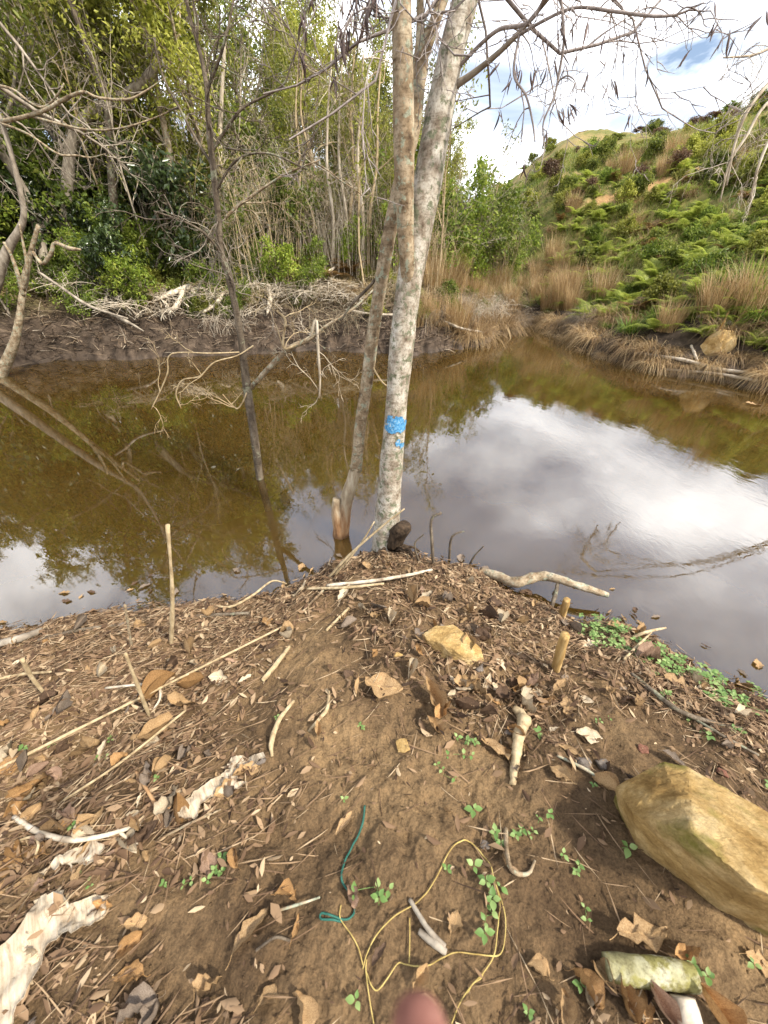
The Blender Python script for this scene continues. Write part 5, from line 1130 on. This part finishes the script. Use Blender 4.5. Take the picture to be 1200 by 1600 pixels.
# ------------------------------------------------------------------ fallen leaves of the near bank
def dleaf_mat(name, c0, c1, c2):
    m, nd, lk = new_mat(name); oi = nd.new('ShaderNodeObjectInfo')
    co = obj_co(nd); ad = nd.new('ShaderNodeVectorMath'); ad.operation = 'ADD'; lk.new(co, ad.inputs[0])
    cb = nd.new('ShaderNodeCombineXYZ'); lk.new(math_(nd, lk, 'MULTIPLY', oi.outputs['Random'], 30.0), cb.inputs[0]); lk.new(cb.outputs[0], ad.inputs[1])
    c = ramp(nd, lk, noise(nd, lk, 35, 6, 0.65, ad.outputs[0]), [(0.32, c0), (0.52, c1), (0.72, c2)])
    k = nd.new('ShaderNodeMapRange'); lk.new(oi.outputs['Random'], k.inputs[0]); k.inputs[3].default_value = .75; k.inputs[4].default_value = 1.2
    c = mix(nd, lk, 1.0, c, k.outputs[0], 'MULTIPLY')
    c = mix(nd, lk, 0.8, c, ramp(nd, lk, attr(nd), [(0.0, (1.45, 1.4, 1.3)), (0.12, (0.92, 0.9, 0.88)), (0.7, (1, 1, 1)), (1.0, (0.72, 0.68, 0.64))]), 'MULTIPLY')
    return finish(m, nd, lk, c, 0.7, noise(nd, lk, 90, 5, 0.7, ad.outputs[0]), 0.4, 0.004, transl=0.12, spec=0.2)
LC = {'tan': dleaf_mat('dead_leaf_tan', (0.20, 0.12, 0.055), (0.36, 0.235, 0.115), (0.47, 0.33, 0.175)), 'pale': dleaf_mat('dead_leaf_pale', (0.33, 0.25, 0.16), (0.50, 0.41, 0.28), (0.60, 0.52, 0.38)),
      'orange-brown': dleaf_mat('dead_leaf_orange', (0.19, 0.10, 0.042), (0.36, 0.205, 0.082), (0.46, 0.30, 0.135)), 'dark brown': dleaf_mat('dead_leaf_dark', (0.05, 0.03, 0.018), (0.105, 0.065, 0.04), (0.17, 0.11, 0.065)),
      'grey-brown': dleaf_mat('dead_leaf_grey', (0.10, 0.075, 0.055), (0.20, 0.155, 0.115), (0.30, 0.245, 0.185)), 'pinkish brown': dleaf_mat('dead_leaf_pink', (0.17, 0.10, 0.066), (0.30, 0.195, 0.13), (0.42, 0.30, 0.21))}
def dleaf(seed, asp, curl, tw, wav):
    "a leaf of length 1: blade grid with midrib fold, curl and a stalk"
    r = np.random.default_rng(seed); n, k = 9, 5
    f = np.linspace(0, 1, n); w = asp*np.sin(np.pi*np.clip(f, .02, .985)**.85)**.8*.5
    g = np.linspace(-1, 1, k)
    X = np.repeat(f[:, None], k, 1)-.5; Y = w[:, None]*g[None]*(1+.18*r.normal(size=(n, 1)))+.05*np.sin(f*4+seed)[:, None]
    Z = curl*(g[None]**2)*w[:, None]*2+.25*curl*((f-.5)**2)[:, None]*2+tw*(f-.5)[:, None]*Y*3+wav*r.normal(size=(n, k))*.04
    Z = Z+.22*np.sin(f*3.1+seed)[:, None]*curl*.5
    V = np.stack([X, Y, Z], -1).reshape(-1, 3); V[:, 2] -= V[:, 2].min()+.03
    tn = np.abs(np.broadcast_to(g[None], (n, k))).reshape(-1)
    i = np.arange(n-1)[:, None]*k; j = np.arange(k-1)[None]
    A, B, C, D = (i+j).ravel(), (i+j+1).ravel(), (i+k+j+1).ravel(), (i+k+j).ravel()
    F = np.concatenate([np.stack([A, D, C], 1), np.stack([A, C, B], 1)])
    S = np.array([[-.49, .05*math.sin(seed), V[k//2, 2]], [-.6, .02, .01], [-.72, -.02, .03]]); v2, f2 = tube(spline(S, 4), .008, 3, False)
    return np.vstack([V, v2]), np.concatenate([F, f2+len(V)]), np.concatenate([tn, np.zeros(len(v2))])
SHAPES = {'flat': [dleaf(1, .36, .3, .2, .8), dleaf(2, .46, .25, -.25, .9), dleaf(3, .28, .35, .3, .8), dleaf(9, .62, .22, .15, 1.0)], 'curled': [dleaf(4, .42, 1.3, .5, .8), dleaf(5, .36, 1.7, -.5, .7), dleaf(6, .5, 1.1, .7, 1.0)], 'crumpled': [dleaf(7, .65, .6, 1.2, 2.2), dleaf(8, .5, .8, -1.4, 2.4)]}
LM = {(s, c): [mesh('dead_leaf', V, F, True, T_, LC[c]) for V, F, T_ in vs] for s, vs in SHAPES.items() for c in LC}
LAND = [('the small rock', (708, 1010)), ('the slab rock', (1000, 1300)), ('the tall upright stick', (268, 1005)), ('the lichen log', (1015, 1520)), ('the green string', (540, 1370)), ('the yellow vine loop', (700, 1420)),
        ('the split stick', (812, 1165)), ('the bamboo peg', (873, 1030)), ('the long bark strip', (340, 1235)), ('the large bark sheet', (85, 1470)), ('the small bark scrap', (130, 1340)), ('the pale tree foot', (605, 890)), ('the driftwood', (800, 915)),
        ('the curved root', (435, 1140)), ('the slanting stick', (220, 1080)), ('the bent stick', (55, 1060)), ('the curved branch', (110, 1300)), ('the long brown twig', (1060, 1105)), ('the bottom left corner', (200, 1560)), ('the bottom edge centre', (450, 1580)),
        ('the straight straw stick', (430, 1040)), ('the waterline reeds', (520, 910)), ('the flat orange stone', (627, 1168)), ('the bottom right corner', (1170, 1570)), ('the curled root', (800, 1345))]
def where(px, py):
    j = min(range(len(LAND)), key=lambda q: (LAND[q][1][0]-px)**2+(LAND[q][1][1]-py)**2); n_, (a, b) = LAND[j]; dx, dy = px-a, py-b
    if abs(dx) > abs(dy)*1.3: s = 'right of' if dx > 0 else 'left of'
    else: s = 'in front of' if dy > 0 else 'behind'
    d = math.hypot(dx, dy); return ('close ' if d < 60 else '')+s+' '+n_
def slope_n(x, y, e=.03):
    h = hgt(np.array([x+e, x-e, x, x]), np.array([y, y, y+e, y-e]))
    return unit(np.array([-(h[0]-h[1])/(2*e), -(h[2]-h[3])/(2*e), 1.0]))
rl = np.random.default_rng(808)
def put_leaf(px, py, Lpx, col, shape, ang=None, lift=.004, idx=None, label=None, tilt=.22):
    p = Pg(px, py); t = proj(p)[2]; L = Lpx*t/FPX
    n_ = unit(slope_n(p[0], p[1])+rl.normal(size=3)*tilt)
    q = Vector((0, 0, 1)).rotation_difference(Vector(n_)) @ Quaternion((0, 0, 1), ang if ang is not None else rl.uniform(0, 6.28))
    ms = LM[(shape, col)]; o = obj('dead_leaf', ms[idx if idx is not None else rl.integers(0, len(ms))], None, p+n_*lift)
    o.rotation_mode = 'QUATERNION'; o.rotation_quaternion = q; o.scale = (L, L, L)
    sz = 'large ' if Lpx > 62 else 'small ' if Lpx < 30 else ''
    tag(o, label or f'{sz}{col} {shape} dead leaf {where(px, py)}', 'leaf', 'dead leaves on the near bank'); return o
BARE = [(490, 1040, 95, 85), (485, 1150, 120, 100), (570, 1300, 210, 170), (600, 1500, 330, 170), (340, 1480, 130, 130), (900, 1420, 170, 170), (1080, 1470, 170, 80), (870, 1290, 120, 120), (600, 1130, 110, 80), (720, 1220, 130, 80), (1000, 1160, 110, 50), (1130, 1560, 140, 80)]
def bare(px, py):
    return max(math.exp(-((((px-a)/c_)**2+((py-b)/d_)**2)*.9)**2) for a, b, c_, d_ in BARE)
# leaves one can pick out in the photograph
for a_ in [(1005, 1462, 92, 'tan', 'flat', .1), (975, 1572, 60, 'orange-brown', 'curled', 1.5), (997, 1568, 56, 'orange-brown', 'flat', 1.4), (1030, 1572, 70, 'pinkish brown', 'curled', 2.0), (1108, 1578, 95, 'orange-brown', 'curled', 2.2), (1072, 1494, 50, 'orange-brown', 'crumpled', .3),
           (395, 1458, 78, 'tan', 'flat', 1.0), (422, 1562, 48, 'tan', 'flat', .8), (330, 1550, 46, 'tan', 'crumpled', .5), (158, 1572, 40, 'tan', 'flat', .2), (205, 1475, 44, 'orange-brown', 'crumpled', .9), (18, 1200, 50, 'orange-brown', 'flat', .9), (65, 1225, 50, 'orange-brown', 'crumpled', .6),
           (60, 1330, 56, 'orange-brown', 'flat', 2.9), (20, 1352, 44, 'orange-brown', 'flat', .2), (45, 1395, 80, 'tan', 'flat', .3), (250, 1085, 66, 'orange-brown', 'curled', .7), (240, 1150, 60, 'tan', 'curled', .8), (285, 1105, 46, 'tan', 'crumpled', .2), (300, 1075, 48, 'orange-brown', 'curled', .1), (600, 1075, 72, 'tan', 'flat', -.25),
           (675, 1090, 62, 'tan', 'curled', 1.9), (690, 1120, 48, 'orange-brown', 'crumpled', 1.0), (680, 1140, 40, 'tan', 'curled', 2.2), (765, 1172, 70, 'tan', 'flat', 2.4), (1065, 1075, 70, 'tan', 'flat', -.3), (920, 1152, 44, 'pale', 'flat', -.3), (710, 1445, 40, 'tan', 'flat', 1.1), (655, 1525, 42, 'tan', 'curled', .9),
           (460, 1455, 40, 'orange-brown', 'flat', 1.4), (445, 1403, 36, 'orange-brown', 'curled', 0), (545, 1405, 36, 'pinkish brown', 'curled', 2.1), (1010, 1035, 50, 'pinkish brown', 'crumpled', .4), (885, 1105, 40, 'tan', 'flat', 1.2), (1160, 1072, 40, 'tan', 'flat', .4), (1180, 1500, 60, 'tan', 'flat', -.2), (880, 1580, 46, 'tan', 'crumpled', 1.5), (820, 1085, 44, 'tan', 'curled', .9),
           (640, 1052, 40, 'pale', 'curled', 1.2), (735, 1075, 44, 'tan', 'crumpled', .2), (760, 1065, 34, 'pale', 'flat', 1.2), (610, 970, 34, 'pale', 'curled', 1.5), (780, 1040, 30, 'pale', 'flat', 2.0)]:
    put_leaf(a_[0], a_[1], a_[2]*.85, *a_[3:], lift=.008, tilt=.15)
cnt = 0
while cnt < 235:
    px, py = rl.uniform(0, 1200), rl.uniform(885, 1600)
    if rl.random() < .25+.73*bare(px, py): continue
    if py > 1300 and rl.random() < .45: continue
    p = Pg(px, py)
    if p[2] < .04 or pond_sd(np.array([p[0]]), np.array([p[1]]))[0] < .03: continue
    if 945 < px and 1185 < py < 1440 and py < 1240+(px-950)*.95 and py > 1190: continue
    col = str(rl.choice(['tan', 'pale', 'orange-brown', 'dark brown', 'grey-brown', 'pinkish brown'], p=[.42, .18, .08, .13, .14, .05])); sh = str(rl.choice(['flat', 'curled', 'crumpled'], p=[.5, .3, .2]))
    put_leaf(px, py, (20+34*rl.random()**1.6)*(0.62+0.42*(py-880)/720), col, sh, lift=rl.uniform(.003, .02), tilt=.35); cnt += 1

# the finer litter underneath, too much to count: broken leaves, straw and chips
def litter(n, seed, Lr, asp, dens, mat='litter', straw=False, tone=(.45, .25)):
    r = np.random.default_rng(seed); X = r.uniform(-3.2, 2.6, n*7); Y = r.uniform(.02, 2.6, n*7)
    sd = pond_sd(X, Y); Z = hgt(X, Y); q = proj(np.stack([X, Y, Z], 1))
    b = np.zeros(len(X))
    for a_, b_, c_, d_ in BARE: b = np.maximum(b, np.exp(-((((q[:, 0]-a_)/c_)**2+((q[:, 1]-b_)/d_)**2)*.9)**2))
    dn = np.clip((.30+.75*np.exp(-np.maximum(sd, 0)/.55)+.65*sstep(560, 250, q[:, 0])*sstep(1480, 1250, q[:, 1])+.4*vnoise(X*3, Y*3, s=44))*(1-b*dens), 0, 1)
    ok = (sd > -.10*r.random(len(X))**2) & (r.uniform(0, 1, len(X)) < dn) & (q[:, 1] < 1750) & (q[:, 0] > -150) & (q[:, 0] < 1350)
    X, Y, Z = X[ok][:n], Y[ok][:n], Z[ok][:n]; n = len(X)
    a = r.uniform(0, 6.28, n); L = r.uniform(*Lr, n); e = .02
    if straw: a = np.where((X < -.1) & (r.random(n) < .75), .55+r.normal(size=n)*.35, a)
    gx = (hgt(X+e, Y)-hgt(X-e, Y))/(2*e); gy = (hgt(X, Y+e)-hgt(X, Y-e))/(2*e); up_ = unit(np.stack([-gx, -gy, np.ones(n)], 1))
    nr = unit(up_+r.normal(size=(n, 3))*(.1 if straw else .35)); d = np.stack([np.cos(a), np.sin(a), np.zeros(n)], 1); d = unit(d-nr*np.sum(d*nr, 1)[:, None]); s = np.cross(d, nr)
    c = np.stack([X, Y, np.maximum(Z, 0)+r.uniform(.002, .022, n)], 1); w = L*asp*r.uniform(.6, 1.3, n)
    Lc, wc, cu = L[:, None], w[:, None], (r.normal(size=n)*.35)[:, None]
    t = np.clip(r.normal(tone[0], tone[1], n), 0, 1); mb = MB()
    v = [c-d*Lc*.5, c-d*Lc*.12+s*wc*.5+nr*wc*cu, c-d*Lc*.05+nr*wc*.1, c-d*Lc*.12-s*wc*.5+nr*wc*cu, c+d*Lc*.25+s*wc*.36+nr*wc*cu*.7, c+d*Lc*.25-s*wc*.36+nr*wc*cu*.7, c+d*Lc*.5+nr*Lc*.06]
    V = np.stack(v, 1).reshape(-1, 3); i = np.arange(n)*7
    F = np.concatenate([np.stack([i+p_, i+q_, i+r_], 1) for p_, q_, r_ in ((0, 2, 1), (0, 3, 2), (1, 2, 4), (2, 6, 4), (2, 5, 6), (2, 3, 5))])
    mb.add(V, F, np.repeat(t, 7)); return mb
mb = litter(10500, 71, (.018, .06), .36, .93, tone=(.56, .23))
o = obj('leaf_litter', mb.build('leaf_litter', M['litter'])); o['kind'] = 'stuff'; tag(o, 'brown broken leaf litter covering the near bank', 'litter')
mb = litter(14000, 72, (.005, .022), .45, .80, tone=(.5, .28))
o = obj('leaf_crumbs', mb.build('leaf_crumbs', M['litter'])); o['kind'] = 'stuff'; tag(o, 'tiny crumbs of leaf and chips scattered over the near bank', 'litter')
mb = litter(11000, 73, (.03, .16), .028, .88, straw=True, tone=(.62, .25))
o = obj('straw_litter', mb.build('straw_litter', M['litter'])); o['kind'] = 'stuff'; tag(o, 'fine straw and thin stalks strewn among the near bank leaves', 'litter')
# clods and grit of the bare earth
r = np.random.default_rng(77); mb = MB(); n = 5200
X = r.uniform(-1.8, 2.0, n*2); Y = r.uniform(.03, 2.2, n*2); ok = pond_sd(X, Y) > .05; X, Y = X[ok][:n], Y[ok][:n]; n = len(X); Z = hgt(X, Y)
oct_ = np.array([[1, 0, 0], [0, 1, 0], [-1, 0, 0], [0, -1, 0], [0, 0, .8], [0, 0, -.5]]); of = np.array([[0, 1, 4], [1, 2, 4], [2, 3, 4], [3, 0, 4], [1, 0, 5], [2, 1, 5], [3, 2, 5], [0, 3, 5]])
s = (.0018+.0045*r.random(n)**3)[:, None, None]*r.uniform(.6, 1.4, (n, 6, 1)); V = np.stack([X, Y, Z], 1)[:, None]+oct_[None]*s
mb.add(V.reshape(-1, 3), (np.arange(n)[:, None, None]*6+of[None]).reshape(-1, 3), .5)
o = obj('earth_crumbs', mb.build('earth_crumbs', M['earth'])); o['kind'] = 'stuff'; tag(o, 'small clods and grit on the bare brown earth', 'earth')

for i in range(34):
    for _ in range(60):
        px, py = rl.uniform(0, 1200), rl.uniform(600, 1060); p = Pz(px, py, 0.0); d_ = float(pond_sd(np.array([p[0]]), np.array([p[1]]))[0])
        if (-.35 < d_ < -.04 and py > 860) or (i > 24 and -1.2 < d_ < -.1 and py < 700): break
    col = str(rl.choice(['tan', 'dark brown', 'grey-brown'])); L_ = rl.uniform(9, 20)*proj(p)[2]/FPX
    o = obj('floating_leaf', LM[('flat', col)][i % 4], None, p+np.array([0, 0, .003]), (rl.normal()*.05, rl.normal()*.05, rl.uniform(0, 6.28)), L_)
    tag(o, f'{col} leaf floating on the water {"near the far shore" if py < 720 else "off the near bank"}, {"left side" if px < 500 else "middle" if px < 750 else "right side"}', 'leaf', 'leaves floating on the pond')

# ------------------------------------------------------------------ seedlings and bank plants
m, nd, lk = new_mat('seedling_green'); co = attr(nd)
M['seedling'] = finish(m, nd, lk, ramp(nd, lk, co, [(0, (0.06, 0.12, 0.03)), (.5, (0.15, 0.25, 0.065)), (1, (0.34, 0.43, 0.16))]), .5, transl=.3)
def seedling_mesh(seed, n, spread, L, stems):
    r = np.random.default_rng(seed); mb = MB()
    for s_ in range(stems):
        p0 = np.array([r.normal()*spread, r.normal()*spread, 0]) if stems > 1 else np.zeros(3); top = p0+np.array([r.normal()*.012, r.normal()*.012, r.uniform(.015, .035)])
        V, F = tube(np.array([[0, 0, -.004], p0*.5+[0, 0, .004], p0+[0, 0, .003], top]) if stems > 1 else np.array([p0-[0, 0, .01], (p0+top)/2, top]), .0012, 4, False); mb.add(V, F, .6)
        for q in range(n):
            a = q*2*math.pi/n+r.uniform(-.4, .4); d = np.array([math.cos(a), math.sin(a), r.uniform(.1, .6)]); l = L*r.uniform(.6, 1.2); d = unit(d); sd_ = unit(np.cross(d, [0, 0, 1.0])); nn = np.cross(sd_, d)
            f = np.linspace(0, 1, 6); w = l*.34*np.sin(np.pi*np.clip(f, .03, .97)**.8)
            c_ = top+d*l*.15+d*(l*f)[:, None]-np.array([0, 0, .25])*(f**2)[:, None]*l
            V = np.concatenate([c_+sd_*w[:, None]+nn*w[:, None]*.25, c_, c_-sd_*w[:, None]+nn*w[:, None]*.25]); i = np.arange(5)
            F = np.concatenate([np.stack([i, i+6, i+7], 1), np.stack([i, i+7, i+1], 1), np.stack([i+6, i+12, i+13], 1), np.stack([i+6, i+13, i+7], 1)])
            mb.add(V, F, np.clip(r.normal(.55, .2), 0, 1))
    return mb.build('seedling', M['seedling'])
SM = [seedling_mesh(10+i, (4, 3, 5, 2)[i], .02, .026, (1, 1, 2, 3)[i]) for i in range(4)]
CM = [seedling_mesh(30+i, 4, .055, .024, 16) for i in range(3)]
SEEDS = [(735, 1262, 1.3, 'bright green seedling with the largest leaf, right of the path'), (968, 1325, 1.3, 'seedling close beside the slab rock'), (770, 1312, 1, 0), (588, 1385, 1.1, 'upper of two grey-green seedlings right of the string'), (592, 1416, 1, 'lower of two grey-green seedlings right of the string'), (745, 1365, 1.2, 0), (772, 1395, 1.2, 'seedling entwined with the yellow vine'), (772, 1428, 1, 0), (752, 1450, 1.1, 0), (716, 1160, .9, 0), (737, 1157, .9, 0), (722, 1178, 1, 0),
      (346, 1348, .8, 0), (330, 1380, .8, 0), (338, 1368, .7, 0), (302, 1380, .7, 0), (845, 1150, 1.1, 0), (555, 1552, 1, 0), (812, 1310, .9, 0), (836, 1300, .7, 0), (852, 1272, .8, 0), (876, 1342, .8, 0), (905, 1365, .7, 0), (912, 1440, .8, 0), (900, 1530, .8, 0), (430, 1125, .7, 0), (567, 1135, .6, 0), (690, 1208, .8, 0), (696, 1365, .7, 0), (540, 1255, .7, 0), (1035, 1085, 1, 0), (1075, 1128, .9, 0), (1097, 1152, 1.1, 0), (1190, 1225, 1, 0), (1150, 1140, .9, 0), (1050, 1100, .9, 0), (925, 1225, .6, 0), (250, 1215, .7, 0), (170, 1158, .6, 0), (168, 1182, .6, 0), (45, 1168, .9, 0), (85, 1165, .9, 0), (126, 1292, .8, 0), (140, 1375, .6, 0), (262, 1378, .6, 0), (1165, 1500, .8, 0), (1085, 1525, 1, 'green seedling at the right end of the lichen log'), (940, 1130, .7, 0), (820, 1590, .7, 0)]
r = np.random.default_rng(88)
for i, (px, py, s, lb) in enumerate(SEEDS):
    p = Pg(px, py); tag(obj('seedling', SM[i % 4], None, p, (0, 0, r.uniform(0, 6.28)), s*.8), lb or f'{"tiny" if s < .85 else "small"} green seedling {where(px, py)}', 'seedling', 'green seedlings on the near bank')
for i, (px, py, s) in enumerate([(925, 985, 1), (948, 978, .85), (965, 992, .9), (950, 1008, .9), (975, 1015, .8), (1000, 1012, .8), (1010, 1030, 1.1), (1035, 1040, .9), (1055, 1042, .9), (1105, 1065, 1), (1120, 1082, 1.1), (1135, 1095, 1), (1178, 1085, .7)]):
    p = Pg(px, py); tag(obj('creeping_plant', CM[i % 3], None, p, (0, 0, r.uniform(0, 6.28)), s), 'bushy green creeping plant on the right waterline' if i < 9 else 'straggling green creeping plant along the right bank edge', 'plant', 'creeping plants on the right bank')

# ------------------------------------------------------------------ the photographer's hand below the lens
m, nd, lk = new_mat('skin')
c = ramp(nd, lk, noise(nd, lk, 60, 5, 0.6, obj_co(nd)), [(0.3, (0.16, 0.062, 0.045)), (0.5, (0.28, 0.12, 0.09)), (0.7, (0.36, 0.19, 0.15))])
M['skin'] = finish(m, nd, lk, c, 0.5, noise(nd, lk, 900, 3, 0.6, obj_co(nd)), 0.3, 0.0006)
def build_hand():
    # local frame: wrist at origin, fingers along +Y, thumb side +X, back of the hand +Z (metres)
    verts, edges, rad = [], [], []
    def v(p, r): verts.append(Vector(p)); rad.append(r); return len(verts)-1
    def chain(i, pts):
        for p, r in pts: j = v(p, r); edges.append((i, j)); i = j
        return i
    w = v((0, 0, 0), .026); a0 = chain(w, [((0, -.06, 0), .028)])
    palm = v((0, .045, 0), .024); edges.append((w, palm))
    ks = [(.030, .085), (.010, .092), (-.010, .088), (-.029, .078)]
    for n_, (x, y) in enumerate(ks):
        k = v((x, y, .002), .0115); edges.append((palm, k)); L = (.040, .045, .042, .032)[n_]; sp = x*.12
        bend = (.05, .75, .85, .95)[n_]
        c1, s1 = math.cos(bend), math.sin(bend); c2, s2 = math.cos(bend*1.9), math.sin(bend*1.9)
        p1 = (x+sp, y+L*c1, .002-L*s1); p2 = (p1[0]+sp*.5, p1[1]+L*.65*c2, p1[2]-L*.65*s2); p3 = (p2[0], p2[1]+L*.5*c2, p2[2]-L*.5*s2)
        chain(k, [(p1, .0095), (p2, .0088), (p3, .0078)])
    chain(palm, [((.034, .030, -.010), .0135), ((.050, .058, -.016), .0115), ((.056, .085, -.020), .0095)])
    me = bpy.data.meshes.new('hand'); me.from_pydata(verts, edges, []); o = bpy.data.objects.new('photographer_hand', me); COL.objects.link(o)
    sk = o.modifiers.new('skin', 'SKIN'); sk.use_smooth_shade = True
    for i, r_ in enumerate(rad): me.skin_vertices[0].data[i].radius = (r_, r_*.9)
    me.skin_vertices[0].data[0].use_root = True
    ss = o.modifiers.new('sub', 'SUBSURF'); ss.levels = 2; ss.render_levels = 2
    bpy.context.view_layer.update()
    dg = bpy.context.evaluated_depsgraph_get(); m2 = bpy.data.meshes.new_from_object(o.evaluated_get(dg)); o.modifiers.clear(); o.data = m2
    m2.materials.clear(); m2.materials.append(M['skin'])
    for p in m2.polygons: p.use_smooth = True
    return o
hand = build_hand()
tag(hand, "photographer's blurred fingertip at the bottom edge, reaching up in front of the lens", 'person')
tip_px = Pt(800, 1765, 0.048); dirv = unit(np.array([0.02, 0.55, 0.45])); zax = unit(np.cross(np.cross(dirv, [0, -1.0, .6]), dirv))
xax = np.cross(dirv, zax); Rm = Matrix([[xax[i], dirv[i], zax[i]] for i in range(3)])
tip_local = Vector((.030+.030*.12*1.5, .085+.040*(.9987+1.15*.995), .002-.040*(.05+1.15*.095)))
hand.rotation_mode = 'QUATERNION'; hand.rotation_quaternion = Rm.to_quaternion(); hand.location = Vector(tip_px)-Rm @ tip_local
hv = np.array([Rm @ v_.co for v_ in hand.data.vertices])
for _ in range(3):
    q_ = proj(hv+np.array(hand.location)); q_[q_[:, 2] < .01, 1] = 9e9; k_ = int(np.argmin(q_[:, 1])); t_ = q_[k_, 2]
    hand.location = Vector(np.array(hand.location)+Pt(655, 1546, t_)-Pt(q_[k_, 0], q_[k_, 1], t_))

# ------------------------------------------------------------------ tell look-alikes apart by their order from the left
ORD = ['leftmost', 'second from left', 'third from left', 'fourth from left', 'fifth from left', 'sixth from left', 'seventh from left', 'eighth from left', 'ninth from left', 'tenth from left']
by = {}
for o in scene.objects:
    if o.parent is None and o.get('label') and o.get('category'): by.setdefault(o['label'], []).append(o)
for lb, os_ in by.items():
    if len(os_) < 2: continue
    os_.sort(key=lambda o: float(proj(np.array(o.location))[0]))
    if len(os_) <= 10 and len(lb.split()) <= 13:
        for k, o in enumerate(os_): o['label'] = lb+', '+(ORD[k] if k < len(os_)-1 else 'rightmost')
    elif not os_[0].get('group'):
        for o in os_: o['group'] = lb
